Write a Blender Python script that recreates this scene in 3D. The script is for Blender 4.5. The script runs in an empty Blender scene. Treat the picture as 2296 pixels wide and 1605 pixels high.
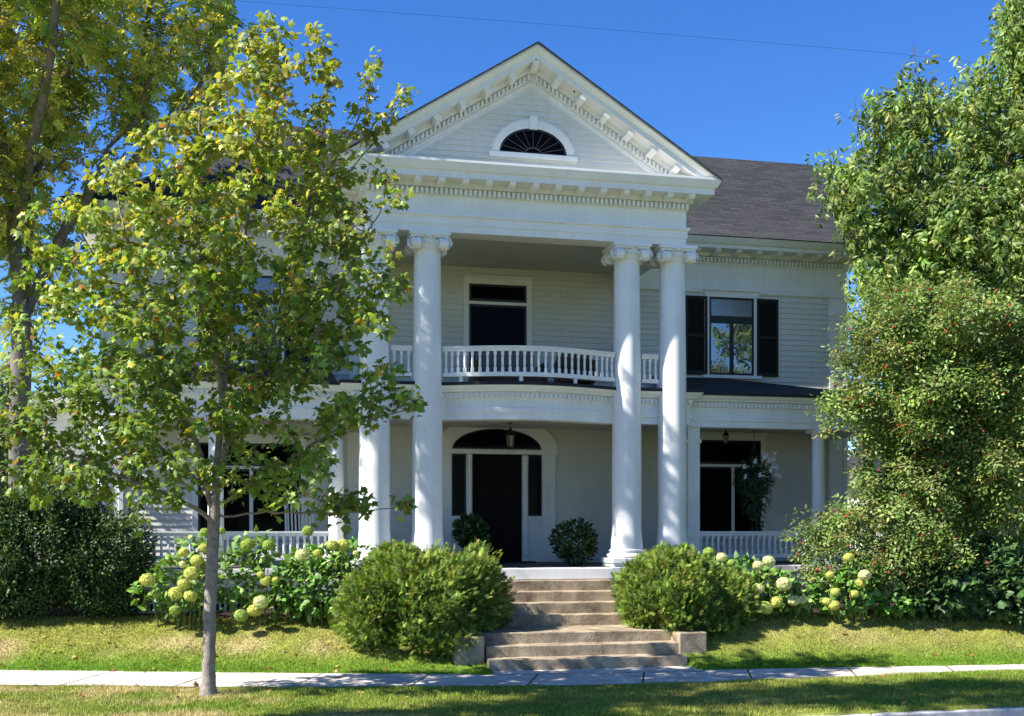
import bpy, bmesh, math, random
import numpy as np
from mathutils import Vector, Matrix
R = math.radians
rng = np.random.default_rng(7)
random.seed(7)
scene = bpy.context.scene
COL = scene.collection

# ------------------------------------------------------------------ camera
EYE = 2.05
cam = bpy.data.cameras.new('camera'); camo = bpy.data.objects.new('camera', cam); COL.objects.link(camo)
camo.location = (0, 0, EYE); camo.rotation_euler = (R(90), 0, 0)
cam.sensor_width = 36; cam.lens = 40.77; cam.shift_y = 0.1688
cam.clip_start = 0.1; cam.clip_end = 3000
scene.camera = camo
# ------------------------------------------------------------------ world and sun
SUN_EL, SUN_AZ = 44.0, 66.0      # azimuth: degrees to the left of the direction from the house to the camera
sd = Vector((-math.sin(R(SUN_AZ))*math.cos(R(SUN_EL)), -math.cos(R(SUN_AZ))*math.cos(R(SUN_EL)), math.sin(R(SUN_EL))))
w = bpy.data.worlds.new("World"); scene.world = w; w.use_nodes = True
nt = w.node_tree; nt.nodes.clear()
sky = nt.nodes.new('ShaderNodeTexSky'); sky.sky_type = 'NISHITA'; sky.sun_disc = False
sky.sun_elevation = R(SUN_EL); sky.sun_rotation = math.atan2(sd.x, sd.y)
sky.air_density = 1.0; sky.dust_density = 0.0; sky.ozone_density = 6.0; sky.altitude = 500
bg = nt.nodes.new('ShaderNodeBackground'); bg.inputs['Strength'].default_value = 0.088
wo = nt.nodes.new('ShaderNodeOutputWorld')
hs = nt.nodes.new('ShaderNodeHueSaturation'); hs.inputs['Saturation'].default_value = 1.22; hs.inputs['Hue'].default_value = .511; nt.links.new(sky.outputs[0], hs.inputs['Color']); nt.links.new(hs.outputs[0], bg.inputs[0]); nt.links.new(bg.outputs[0], wo.inputs[0])
sun = bpy.data.lights.new('sun', 'SUN'); suno = bpy.data.objects.new('sun', sun); COL.objects.link(suno)
sun.energy = 5.0; sun.angle = R(0.53); sun.color = (1.0, 0.95, 0.87)
suno.rotation_euler = sd.to_track_quat('Z', 'Y').to_euler(); suno.location = (-20, -10, 30)
scene.view_settings.view_transform = 'Standard'; scene.view_settings.look = 'None'
scene.view_settings.exposure = 1.3; scene.view_settings.gamma = 1.0
scene.cycles.max_bounces = 8; scene.cycles.diffuse_bounces = 4; scene.cycles.transmission_bounces = 4
scene.cycles.transparent_max_bounces = 6

# ------------------------------------------------------------------ helpers
TH = R(12.6)                                   # the house front is turned this much to the street view
ORG = Vector((1.08, 17.5, 0))
def HW(u, v, z=0):                             # house frame -> world
    return Vector((ORG.x + u*math.cos(TH) - v*math.sin(TH), ORG.y + u*math.sin(TH) + v*math.cos(TH), z))
def at(px, py, Y):                             # point seen at (px,py) of the 2296-wide photo, Y metres away
    return np.array([(px-1148)/2600*Y, Y, EYE-(py-1190)/2600*Y])

class MB:
    def __init__(s): s.v = []; s.f = []
    def add(s, vs, fs):
        b = len(s.v); s.v += [tuple(p) for p in vs]; s.f += [tuple(b+i for i in q) for q in fs]; return s
    def box(s, x0, x1, y0, y1, z0, z1):
        return s.add([(x0,y0,z0),(x1,y0,z0),(x1,y1,z0),(x0,y1,z0),(x0,y0,z1),(x1,y0,z1),(x1,y1,z1),(x0,y1,z1)],
            [(0,3,2,1),(4,5,6,7),(0,1,5,4),(1,2,6,5),(2,3,7,6),(3,0,4,7)])
    def rings(s, rs, closed=True, cap=True):   # skin a list of equally long rings
        n = len(rs[0]); b = len(s.v)
        for r in rs: s.v += [tuple(p) for p in r]
        for i in range(len(rs)-1):
            for j in range(n if closed else n-1):
                k = (j+1) % n
                s.f.append((b+i*n+j, b+i*n+k, b+(i+1)*n+k, b+(i+1)*n+j))
        if cap and closed:
            s.f.append(tuple(b+j for j in range(n))[::-1]); s.f.append(tuple(b+(len(rs)-1)*n+j for j in range(n)))
        return s
    def tube(s, path, rad, n=8, cap=True):
        path = [Vector(p) for p in path]; rs = []
        if not hasattr(rad, '__len__'): rad = [rad]*len(path)
        for i, p in enumerate(path):
            d = (path[min(i+1, len(path)-1)] - path[max(i-1, 0)]).normalized()
            a = d.cross(Vector((0.31, 0.2, 0.93)) if abs(d.z) < .8 else Vector((1, 0, 0))).normalized(); c = d.cross(a)
            rs.append([p + (a*math.cos(t) + c*math.sin(t))*rad[i] for t in [2*math.pi*k/n for k in range(n)]])
        return s.rings(rs, True, cap)
    def lathe(s, prof, cx=0, cy=0, n=24, cap=True):
        return s.rings([[(cx+r*math.cos(2*math.pi*k/n), cy+r*math.sin(2*math.pi*k/n), z) for k in range(n)] for r, z in prof], True, cap)
    def sweep(s, path, prof):                  # plan polyline (u,v), profile ring (out, z), outward = right of travel
        path = [Vector(p) for p in path]; rs = []
        for i, p in enumerate(path):
            ns = []
            for a, c in ((i-1, i), (i, i+1)):
                if a >= 0 and c < len(path):
                    d = (path[c]-path[a]).normalized(); ns.append(Vector((d.y, -d.x)))
            m = ns[0] if len(ns) == 1 else (ns[0]+ns[1])/(1+ns[0].dot(ns[1]))
            rs.append([(p.x+m.x*o, p.y+m.y*o, z) for o, z in prof])
        return s.rings(rs)
    def ico(s, c, r, sub=1, jit=0):
        bm = bmesh.new(); bmesh.ops.create_icosphere(bm, subdivisions=sub, radius=1)
        vs = [Vector(c)+Vector((v.co.x*r[0], v.co.y*r[1], v.co.z*r[2]))*(1+random.uniform(-jit, jit)) for v in bm.verts]
        fs = [[v.index for v in f.verts] for f in bm.faces]; bm.free(); return s.add(vs, fs)
    def build(s, name, mat, parent=None, smooth=None):
        me = bpy.data.meshes.new(name); me.from_pydata(s.v, [], s.f); me.update()
        if mat: me.materials.append(mat)
        if smooth is not None:
            me.shade_smooth(); me.set_sharp_from_angle(angle=R(smooth))
        return link(name, me, parent)
def link(name, me, parent=None):
    o = bpy.data.objects.new(name, me); COL.objects.link(o)
    if parent is not None: o.parent = parent
    return o
def tag(o, label, cat, group=None, kind=None):
    if label: o['label'] = label
    if cat: o['category'] = cat
    if group: o['group'] = group
    if kind: o['kind'] = kind
    return o
def struct(o): o['kind'] = 'structure'; return o
def empty(name, loc=(0,0,0), rz=0, label=None, cat=None, group=None):
    o = bpy.data.objects.new(name, None); COL.objects.link(o); o.location = loc; o.rotation_euler = (0,0,rz); o.empty_display_size = .3
    return tag(o, label, cat, group)
def copies(o, locs, rots=None):                # o at locs[0], linked copies at the others, same parent
    for i, l in enumerate(locs):
        c = o
        if i:
            c = o.copy(); COL.objects.link(c); c.parent = o.parent
        c.location = l
        if rots: c.rotation_euler = rots[i]
def copy_tree(o, parent=None):
    c = o.copy(); COL.objects.link(c)
    if parent: c.parent = parent
    for ch in list(o.children): copy_tree(ch, c)
    return c
def bevel(o, wdt=.008, seg=2):
    m = o.modifiers.new('bevel', 'BEVEL'); m.width = wdt; m.segments = seg; m.limit_method = 'ANGLE'; return o

# ------------------------------------------------------------------ materials
def N(t, ty, **kw):
    n = t.nodes.new(ty)
    for k, v in kw.items():
        if k in n.inputs: n.inputs[k].default_value = v
        else: setattr(n, k, v)
    return n
def mat(name, col, rough=.6, spec=.4, noise=0, nscale=6, bump=0, bscale=60, metallic=0, ior=1.5, col2=None, streak=0):
    m = bpy.data.materials.new(name); m.use_nodes = True; t = m.node_tree; b = t.nodes['Principled BSDF']
    b.inputs['Base Color'].default_value = (*col, 1); b.inputs['Roughness'].default_value = rough
    b.inputs['Specular IOR Level'].default_value = spec; b.inputs['Metallic'].default_value = metallic; b.inputs['IOR'].default_value = ior
    tc = t.nodes.new('ShaderNodeTexCoord')
    if noise or col2:
        n = N(t, 'ShaderNodeTexNoise', Scale=nscale, Detail=6.0, Roughness=.65); t.links.new(tc.outputs['Object'], n.inputs['Vector'])
        r = t.nodes.new('ShaderNodeValToRGB'); c2 = col2 or tuple(c*(1-noise) for c in col)
        r.color_ramp.elements[0].position = .32; r.color_ramp.elements[1].position = .62
        r.color_ramp.elements[0].color = (*c2, 1); r.color_ramp.elements[1].color = (*col, 1)
        t.links.new(n.outputs['Fac'], r.inputs[0]); t.links.new(r.outputs[0], b.inputs['Base Color'])
        if streak:
            mp = N(t, 'ShaderNodeMapping'); mp.inputs['Scale'].default_value = (7, 7, .55); t.links.new(tc.outputs['Object'], mp.inputs[0])
            n3 = N(t, 'ShaderNodeTexNoise', Scale=1.6, Detail=8.0, Roughness=.7); t.links.new(mp.outputs[0], n3.inputs['Vector'])
            r3 = t.nodes.new('ShaderNodeValToRGB'); r3.color_ramp.elements[0].position = .30; r3.color_ramp.elements[1].position = .52
            r3.color_ramp.elements[0].color = (1-streak, 1-streak*1.05, 1-streak*1.2, 1); r3.color_ramp.elements[1].color = (1,1,1,1); t.links.new(n3.outputs['Fac'], r3.inputs[0])
            mx = t.nodes.new('ShaderNodeMixRGB'); mx.blend_type = 'MULTIPLY'; mx.inputs[0].default_value = 1
            t.links.new(r.outputs[0], mx.inputs[1]); t.links.new(r3.outputs[0], mx.inputs[2]); t.links.new(mx.outputs[0], b.inputs['Base Color'])
    if bump:
        n2 = N(t, 'ShaderNodeTexNoise', Scale=bscale, Detail=4.0); t.links.new(tc.outputs['Object'], n2.inputs['Vector'])
        bp = N(t, 'ShaderNodeBump', Strength=bump, Distance=.01); t.links.new(n2.outputs['Fac'], bp.inputs['Height']); t.links.new(bp.outputs[0], b.inputs['Normal'])
    return m
def leafmat(name, trans=.35, rough=.5, tint=(1.25,1.15,.55), spec=.35):
    m = bpy.data.materials.new(name); m.use_nodes = True; t = m.node_tree; b = t.nodes['Principled BSDF']
    a = t.nodes.new('ShaderNodeAttribute'); a.attribute_name = 'col'
    t.links.new(a.outputs['Color'], b.inputs['Base Color']); b.inputs['Roughness'].default_value = rough; b.inputs['Specular IOR Level'].default_value = spec
    tr = t.nodes.new('ShaderNodeBsdfTranslucent')
    mu = t.nodes.new('ShaderNodeVectorMath'); mu.operation = 'MULTIPLY'; mu.inputs[1].default_value = tint
    t.links.new(a.outputs['Color'], mu.inputs[0]); t.links.new(mu.outputs[0], tr.inputs['Color'])
    mx = t.nodes.new('ShaderNodeMixShader'); mx.inputs[0].default_value = trans
    t.links.new(b.outputs[0], mx.inputs[1]); t.links.new(tr.outputs[0], mx.inputs[2])
    t.links.new(mx.outputs[0], t.nodes['Material Output'].inputs['Surface'])
    return m
M = {}
M['white'] = mat('white_paint', (.80,.80,.785), .55, .35, noise=.10, nscale=1.7, streak=.07, bump=.06, bscale=35)
M['siding'] = mat('siding_paint', (.68,.675,.645), .6, .3, noise=.12, nscale=1.1, streak=.06, bump=.08, bscale=50)
M['ceiling'] = mat('porch_ceiling_paint', (.60,.585,.52), .6, .3, noise=.1, nscale=2)
M['deck'] = mat('grey_deck_paint', (.085,.085,.09), .6, .3, noise=.3, nscale=5)
M['black'] = mat('black_paint', (.006,.006,.007), .65, .1, noise=.3, nscale=9)
M['shutter'] = mat('shutter_paint', (.010,.013,.014), .55, .3)
M['sash'] = mat('sash_paint', (.012,.018,.03), .45, .4)
M['glass_dark'] = mat('dark_window_glass', (.004,.004,.005), .06, .10, ior=1.25)
M['glass_sky'] = mat('reflecting_window_glass', (.05,.065,.10), .02, 1.0, ior=2.2)
M['lace'] = mat('leaded_glass', (.22,.25,.32), .15, .6, noise=.5, nscale=26, ior=1.9)
M['membrane'] = mat('porch_roof_sheet', (.022,.022,.028), .7, .3, noise=.4, nscale=3, bump=.2, bscale=20)
M['concrete'] = mat('step_concrete', (.40,.325,.225), .88, .2, col2=(.14,.105,.07), nscale=3.2, bump=.8, bscale=38)
M['walk'] = mat('sidewalk_concrete', (.60,.54,.47), .85, .2, col2=(.36,.33,.30), nscale=2.3, bump=.4, bscale=60)
M['asphalt'] = mat('road_asphalt', (.16,.155,.15), .9, .2, col2=(.10,.10,.10), nscale=30, bump=.5, bscale=120)
M['kerb'] = mat('kerb_stone', (.52,.50,.48), .85, .2, noise=.3, nscale=8, bump=.3)
M['bark'] = mat('maple_bark', (.29,.255,.22), .85, .2, col2=(.16,.135,.115), nscale=14, bump=.6, bscale=40)
M['bark_dark'] = mat('old_bark', (.13,.105,.085), .9, .15, col2=(.055,.045,.038), nscale=9, bump=.8, bscale=25)
M['bark_pale'] = mat('pale_limb_bark', (.19,.17,.145), .9, .15, col2=(.09,.08,.07), nscale=9, bump=.7, bscale=25)
M['cable'] = mat('cable_rubber', (.012,.012,.016), .5, .4)
M['iron'] = mat('lantern_iron', (.014,.014,.014), .5, .4)
M['wicker'] = mat('brown_wicker', (.10,.06,.035), .75, .3, noise=.4, nscale=40, bump=.6, bscale=80)
M['cushion'] = mat('grey_cushion', (.16,.15,.15), .9, .2, noise=.2, nscale=8)
M['pot'] = mat('dark_pot', (.03,.028,.026), .6, .3, noise=.3)
M['mat'] = mat('doormat_fibre', (.02,.018,.016), .95, .1, bump=.6)
M['chimney'] = mat('chimney_render', (.55,.54,.52), .85, .2, noise=.25, nscale=4, bump=.4)
M['lampglass'] = mat('lantern_glass', (.16,.17,.17), .1, .6)
M['berry'] = mat('red_fruit', (.42,.055,.03), .45, .4, noise=.4)
M['petal'] = mat('white_petal', (.75,.76,.80), .7, .2)
M['dry_leaf'] = leafmat('dry_leaf', .2)
LEAF = leafmat('maple_leaf', .42, .42)
LEAFB = leafmat('tree_leaf', .36, .42)
LEAFC = leafmat('shrub_leaf', .22, .5)
LEAFD = leafmat('cedar_leaf', .3, .65, spec=.2)
FLOWER = leafmat('hydrangea_floret', .25, .8, tint=(1,1,.8), spec=.1)
GRASS = leafmat('grass_blade', .3, .6, tint=(1.1,1.1,.6), spec=.2)
def shingle():
    m = bpy.data.materials.new('roof_shingle'); m.use_nodes = True; t = m.node_tree; b = t.nodes['Principled BSDF']
    tc = t.nodes.new('ShaderNodeTexCoord')
    br = N(t, 'ShaderNodeTexBrick', Scale=1.0, **{'Mortar Size': .006, 'Brick Width': .32, 'Row Height': .085, 'Bias': .0, 'Mortar Smooth': .3})
    br.inputs['Color1'].default_value = (.056,.058,.064,1); br.inputs['Color2'].default_value = (.034,.036,.042,1); br.inputs['Mortar'].default_value = (.022,.02,.022,1)
    mp = N(t, 'ShaderNodeMapping'); t.links.new(tc.outputs['UV'], mp.inputs[0]); t.links.new(mp.outputs[0], br.inputs[0])
    n = N(t, 'ShaderNodeTexNoise', Scale=1.3, Detail=7.0); t.links.new(tc.outputs['UV'], n.inputs[0])
    mx = t.nodes.new('ShaderNodeMixRGB'); mx.blend_type = 'MULTIPLY'; mx.inputs[0].default_value = .6
    rp = t.nodes.new('ShaderNodeValToRGB'); rp.color_ramp.elements[0].color = (.5,.5,.5,1); rp.color_ramp.elements[1].color = (1.25,1.2,1.15,1)
    t.links.new(n.outputs['Fac'], rp.inputs[0]); t.links.new(br.outputs[0], mx.inputs[1]); t.links.new(rp.outputs[0], mx.inputs[2])
    t.links.new(mx.outputs[0], b.inputs['Base Color']); b.inputs['Roughness'].default_value = .9; b.inputs['Specular IOR Level'].default_value = .2
    bp = N(t, 'ShaderNodeBump', Strength=.8, Distance=.012); t.links.new(br.outputs['Fac'], bp.inputs['Height']); bp.invert = True
    t.links.new(bp.outputs[0], b.inputs['Normal'])
    return m
M['shingle'] = shingle()
def groundmat():
    m = bpy.data.materials.new('ground_soil_and_turf'); m.use_nodes = True; t = m.node_tree; b = t.nodes['Principled BSDF']
    a = t.nodes.new('ShaderNodeAttribute'); a.attribute_name = 'col'
    tc = t.nodes.new('ShaderNodeTexCoord'); n = N(t, 'ShaderNodeTexNoise', Scale=28.0, Detail=6.0); t.links.new(tc.outputs['Object'], n.inputs[0])
    rp = t.nodes.new('ShaderNodeValToRGB'); rp.color_ramp.elements[0].position = .3; rp.color_ramp.elements[1].position = .7
    rp.color_ramp.elements[0].color = (.45,.45,.45,1); rp.color_ramp.elements[1].color = (1.3,1.3,1.3,1); t.links.new(n.outputs['Fac'], rp.inputs[0])
    mx = t.nodes.new('ShaderNodeMixRGB'); mx.blend_type = 'MULTIPLY'; mx.inputs[0].default_value = 1
    t.links.new(a.outputs['Color'], mx.inputs[1]); t.links.new(rp.outputs[0], mx.inputs[2]); t.links.new(mx.outputs[0], b.inputs['Base Color'])
    b.inputs['Roughness'].default_value = .95; b.inputs['Specular IOR Level'].default_value = .1
    bp = N(t, 'ShaderNodeBump', Strength=.7, Distance=.03); t.links.new(n.outputs['Fac'], bp.inputs['Height']); t.links.new(bp.outputs[0], b.inputs['Normal'])
    return m
M['ground'] = groundmat()

# ------------------------------------------------------------------ numpy mesh tools
def npmesh(name, V, F, C, mt, parent=None, smooth=False):
    F = np.asarray(F, np.int32); k = F.shape[1]; me = bpy.data.meshes.new(name)
    me.vertices.add(len(V)); me.vertices.foreach_set('co', np.ascontiguousarray(V, np.float32).ravel())
    me.loops.add(F.size); me.loops.foreach_set('vertex_index', F.ravel())
    me.polygons.add(len(F)); me.polygons.foreach_set('loop_start', np.arange(0, F.size, k, dtype=np.int32))
    if C is not None:
        at_ = me.attributes.new('col', 'FLOAT_COLOR', 'POINT')
        at_.data.foreach_set('color', np.concatenate([C, np.ones((len(C), 1))], 1).astype(np.float32).ravel())
    if smooth: me.polygons.foreach_set('use_smooth', np.ones(len(F), bool))
    me.update(calc_edges=True); me.validate()
    me.materials.append(mt)
    return link(name, me, parent)
def nrm(a): return a/np.maximum(np.linalg.norm(a, axis=-1, keepdims=True), 1e-9)
def frames(fwd, up):
    f = nrm(fwd); s = nrm(np.cross(f, up)); n = np.cross(s, f)
    return np.stack([s, f, n], -1)
def scatter(name, T, P, Rm, S, C, mt, parent=None, smooth=False):
    tv, tf = T; n, k = len(P), len(tv)
    S = np.broadcast_to(np.asarray(S, float), (n,))
    V = np.einsum('nij,kj->nki', Rm, tv)*S[:, None, None] + P[:, None, :]
    F = tf[None] + (np.arange(n)*k)[:, None, None]
    return npmesh(name, V.reshape(-1, 3), F.reshape(-1, 3), np.repeat(C, k, 0), mt, parent, smooth)
def fan(outline, center, fold=.18, droop=.12):
    pts = [center]+outline
    v = np.array([(x, y, -abs(x)*fold - droop*y*y) for x, y in pts])
    n = len(outline); f = np.array([(0, 1+i, 1+(i+1) % n) for i in range(n)])
    return v, f
_h = [(.16,-.05),(.46,.10),(.30,.22),(.60,.50),(.34,.50),(.24,.62),(.16,.70)]
T_MAPLE = fan([(0,0)]+_h+[(0,1.0)]+[(-x,y) for x,y in _h[::-1]], (0,.36), .38, .34)
T_OVAL = fan([(0,0),(.17,.25),(.22,.5),(.14,.8),(0,1),(-.14,.8),(-.22,.5),(-.17,.25)], (0,.5), .35, .15)
T_HEART = fan([(0,.02),(.2,-.06),(.36,.14),(.34,.42),(.16,.76),(0,1),(-.16,.76),(-.34,.42),(-.36,.14),(-.2,-.06)], (0,.42), .25, .2)
T_DIA = (np.array([(0,0,0),(.3,.45,-.06),(0,1,-.1),(-.3,.45,-.06)], float), np.array([(0,1,2),(0,2,3)]))
def compound(T, items):
    vs, fs, b = [], [], 0
    for (x, y, z, ang, tilt, s) in items:
        ca, sa = math.cos(ang), math.sin(ang); v = T[0]*s
        y2 = v[:,1]*math.cos(tilt) + v[:,2]*math.sin(tilt); z2 = -v[:,1]*math.sin(tilt) + v[:,2]*math.cos(tilt)
        vs.append(np.stack([x + v[:,0]*ca + y2*sa, y - v[:,0]*sa + y2*ca, z + z2], -1)); fs.append(T[1]+b); b += len(v)
    return np.concatenate(vs), np.concatenate(fs)
T_PINN = compound(T_OVAL, [(0, .15+.2*i, -.03*i*i, sgn*1.1, .25, .46) for i in range(4) for sgn in (-1,1)] + [(0,.9,-.25,0,.3,.44)])
T_NAR = (T_OVAL[0]*[.92,1,1], T_OVAL[1])
T_HANG = compound(T_NAR, [(x,y,z,a,t,s) for x,y,z,a,t,s in ((0,.1,0,0,.8,.62),(.1,-.1,.1,1.2,.7,.55),(-.15,.05,.05,-1.1,.9,.6),(.2,-.35,.1,2.3,1.0,.5),(-.1,-.4,.2,-2.4,.6,.55),(.05,.3,-.1,.5,1.2,.5))])
T_TUFT = compound(T_OVAL, [(0,.55,0,.1,.0,.48),(.05,.3,.02,1.1,.3,.44),(-.05,.1,0,-1.0,-.2,.46),(.1,-.2,.03,1.9,.4,.42),(-.08,-.4,0,-2.0,.2,.45),(0,-.6,.1,2.9,-.3,.4)])
T_NEE = (T_DIA[0]*[.36,1,1], T_DIA[1])
T_CEDAR = compound(T_NEE, [(0,0,0,0,0,.55),(0,.3,0,.0,.1,.7),(0,.12,0,.75,.15,.5),(0,.12,0,-.75,.1,.5),(0,.32,0,.6,-.1,.5),(0,.32,0,-.6,.2,.48),(0,.55,0,.5,.1,.4),(0,.55,0,-.5,0,.4)])

def in_ell(n, ells, shell=0.0):
    """random points in a union of ellipsoids; each ell = (center3, radii3, weight)"""
    wts = np.array([e[2]*np.prod(e[1]) for e in ells]); k = rng.choice(len(ells), n, p=wts/wts.sum())
    d = nrm(rng.normal(size=(n, 3))); r = (shell + (1-shell)*rng.random((n, 1))**.75)
    r = r**(1/ (3 if shell == 0 else 1.5))
    c = np.array([e[0] for e in ells])[k]; rad = np.array([e[1] for e in ells])[k]
    return c + d*r*rad, d, k
def grow(att, nodes, par, step, di, dk, maxit=90, grav=(0,0,.0), jit=.12, wig=.15):
    pos = np.array(nodes, float); par = list(par)
    alive = np.ones(len(att), bool); best = np.full(len(att), 1e9); bi = np.zeros(len(att), int); start = 0
    for it in range(maxit):
        new = pos[start:]
        if len(new):
            D = np.linalg.norm(att[:, None]-new[None], axis=-1); j = D.argmin(1); dm = D[np.arange(len(att)), j]
            up = dm < best; best[up] = dm[up]; bi[up] = j[up]+start
        alive &= best > dk
        act = alive & (best < di)
        if not act.any(): break
        ids = np.unique(bi[act]); dirs = np.zeros((len(pos), 3)); np.add.at(dirs, bi[act], nrm(att[act]-pos[bi[act]]))
        d = nrm(nrm(dirs[ids]) + np.array(grav) + rng.normal(size=(len(ids), 3))*wig)
        npz = pos[ids] + d*step
        start = len(pos); pos = np.concatenate([pos, npz]); par += list(ids)
        if len(pos) > 9000: break
    return pos, np.array(par)
def radii(par, tip, root, e=2.2):
    n = len(par); r = np.zeros(n); acc = np.zeros(n)
    for i in range(n-1, -1, -1):
        r[i] = max(tip, acc[i]**(1/e))
        if par[i] >= 0: acc[par[i]] += r[i]**e
    mx = r.max(); k = math.log(root/tip)/math.log(max(mx/tip, 1.01)); return tip*(r/tip)**k
def sticks(name, pos, par, r, mt, parent, n=5, skip=0):
    i = np.array([k for k in range(len(par)) if par[k] >= 0 and k >= skip]); a, b = pos[par[i]], pos[i]
    d = nrm(b-a); ref = np.where(np.abs(d[:, :1]) < .9, np.array([[1., 0, 0]]), np.array([[0, 1., 0]])); s = nrm(np.cross(d, ref)); t = np.cross(d, s)
    ra = np.minimum(r[par[i]], r[i]*1.35); rb = r[i]
    th = np.arange(n)*2*math.pi/n; cs = np.cos(th)[None, :, None]; sn = np.sin(th)[None, :, None]
    A = a[:, None] + (s[:, None]*cs + t[:, None]*sn)*ra[:, None, None]; B = (b+d*rb[:, None]*.5)[:, None] + (s[:, None]*cs + t[:, None]*sn)*rb[:, None, None]
    V = np.concatenate([A, B], 1); m = len(i); q = np.array([(j, (j+1) % n, n+(j+1) % n, n+j) for j in range(n)])
    F = (q[None] + (np.arange(m)*2*n)[:, None, None]).reshape(-1, 4)
    return npmesh(name, V.reshape(-1, 3), F, None, mt, parent, True)
def pick(cols, n, p=None, var=.18):
    c = np.array(cols)[rng.choice(len(cols), n, p=p)]
    return np.clip(c*(1+rng.normal(size=(n, 1))*var)*(1+rng.normal(size=(n, 3))*.06), .003, .9)
def vnoise(x, y, s, seed=0):
    x = x/s+seed*17.3; y = y/s+seed*9.1; xi = np.floor(x); yi = np.floor(y); fx = x-xi; fy = y-yi
    fx = fx*fx*(3-2*fx); fy = fy*fy*(3-2*fy)
    h = lambda a, b: np.mod(np.sin(a*127.1+b*311.7)*43758.5453, 1.0)
    return (h(xi,yi)*(1-fx)+h(xi+1,yi)*fx)*(1-fy) + (h(xi,yi+1)*(1-fx)+h(xi+1,yi+1)*fx)*fy
def sstep(a, b, x): t = np.clip((x-a)/(b-a), 0, 1); return t*t*(3-2*t)

# ------------------------------------------------------------------ ground, sidewalk, road
FX = [-60,-7.5,-3.25,-.37,2.57,7.84,60]; FY = [17.4,17.03,16.66,16.5,17.03,17.77,26]
NX = [-60,-6.8,-2.97,.9,2.74,7.54,60]; NY = [15.9,15.45,15.19,15.40,15.77,17.08,25.2]
yfar = lambda X: np.interp(X, FX, FY)
ynear = lambda X: np.interp(X, NX, NY)
ykerb = lambda X: 12.72 + (X-3.55)*.26
def gh(X, Y):
    X = np.asarray(X, float); Y = np.asarray(Y, float)
    t = Y-yfar(X); h = .62*sstep(.15, 2.1, t) + .035*np.clip(t-2, 0, 6)
    h = np.where(t < 0, np.where(Y > ynear(X), -.03, .0), h+.015)
    vg = Y < ynear(X)
    h = np.where(vg, -.012+.03*sstep(.1, .6, ynear(X)-Y)+.03*sstep(1, 6, X)*sstep(0, .5, ynear(X)-Y)+.02*(vnoise(X, Y, 1.1)-.5), h + np.where(t > 0, .04*(vnoise(X, Y, .9, 3)-.5), 0))
    uu = (X-ORG.x)*math.cos(TH)+(Y-ORG.y)*math.sin(TH); vv = -(X-ORG.x)*math.sin(TH)+(Y-ORG.y)*math.cos(TH)
    h = np.where((uu > -1.42) & (uu < 1.5) & (vv > -.95) & (vv < 3), np.minimum(h, np.where(vv < .5, -.02, .42)), h)
    return np.where(Y < ykerb(X)+.06, -.17, h)
def turf(X, Y):
    X = np.asarray(X, float); Y = np.asarray(Y, float)
    t = Y-yfar(X); n1 = vnoise(X, Y, .55, 1); n2 = vnoise(X*.5, Y, .9, 2); n3 = vnoise(X, Y, .13, 4)
    lush = np.array([.15,.27,.025]); olive = np.array([.34,.33,.08]); dry = np.array([.50,.41,.20])
    vg = t < 0
    a = np.where(vg, sstep(.35, .75, n1*.5+n2*.5-.06+.25*np.exp(-((X+5.0)/2.6)**2)*sstep(.2, .7, ynear(X)-Y) - .3*sstep(-2.6,-1,X)*(1-.3*sstep(4,6,X))),
        sstep(.45, .8, n1*.35+n2*.4+.22*np.exp(-((t-1.0)/.33)**2)*(1-.8*sstep(1,3,X)))) 
    b = np.where(vg, .25+.6*(n2), sstep(.3, 1.2, t)*.85)
    a = np.maximum(a, .9*np.exp(-(((X+3.75)**2+(Y-14.3)**2)/.30)**1.5)*(.5+.8*n3))
    c = lush[None]*(1-b[..., None]) + olive[None]*b[..., None]
    c = c*(1-a[..., None]) + dry[None]*a[..., None]
    return c*(.8+.4*n3[..., None])
xs = np.unique(np.round(np.concatenate([[-900,-300,-120,-60,-30,-18], np.arange(-13,14.01,.2), [18,30,60,120,300,900]]), 3))
ys = np.unique(np.round(np.concatenate([[-400,-150,-60,-25,-8,0,5], np.arange(8,27.01,.12), [32,45,80,150,400,1500]]), 3))
GX, GY = np.meshgrid(xs, ys); gx, gy = GX.ravel(), GY.ravel(); gz = gh(gx, gy)
gc = turf(gx, gy)*.75; tb = gy-yfar(gx)
bed = sstep(1.95, 2.15, tb+.15*(vnoise(gx, gy, .7, 6)-.5))*(np.abs(gx) < 16)*(gy < 32)
gc = gc*(1-bed[:, None]) + np.array([.045,.030,.022])*bed[:, None]
nx_, ny_ = len(xs), len(ys); ii = (np.arange(ny_-1)[:, None]*nx_ + np.arange(nx_-1)[None]).ravel()
ground = struct(npmesh('lawn_ground', np.stack([gx, gy, gz], -1), np.stack([ii, ii+1, ii+nx_+1, ii+nx_], -1), gc, M['ground'], None, True))
# sidewalk slabs as one paved strip with real joints
mb = MB(); sx = [-40,-12.2]; 
while sx[-1] < 22: sx.append(sx[-1]+1.55)
for a, b in zip(sx[:-1], sx[1:]):
    g = .013; q = []
    k = max(1, int((b-a)/.5)); xx = np.linspace(a+g, b-g, k+1)
    for x0, x1 in zip(xx[:-1], xx[1:]):
        n0, n1, f0, f1 = float(ynear(x0))-.04, float(ynear(x1))-.04, float(yfar(x0))+.04, float(yfar(x1))+.04
        sk = .18
        for lo, hi in ((0, .30), (.312, .66), (.672, 1)):
            mb.add([(x0+sk*lo, n0+(f0-n0)*lo, .004),(x1+sk*lo, n1+(f1-n1)*lo, .004),(x1+sk*hi, n1+(f1-n1)*hi, .004),(x0+sk*hi, n0+(f0-n0)*hi, .004)], [(0,1,2,3)])
struct(mb.build('sidewalk', M['walk']))
mb = MB()
xx = np.linspace(-40, 40, 41)
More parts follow.
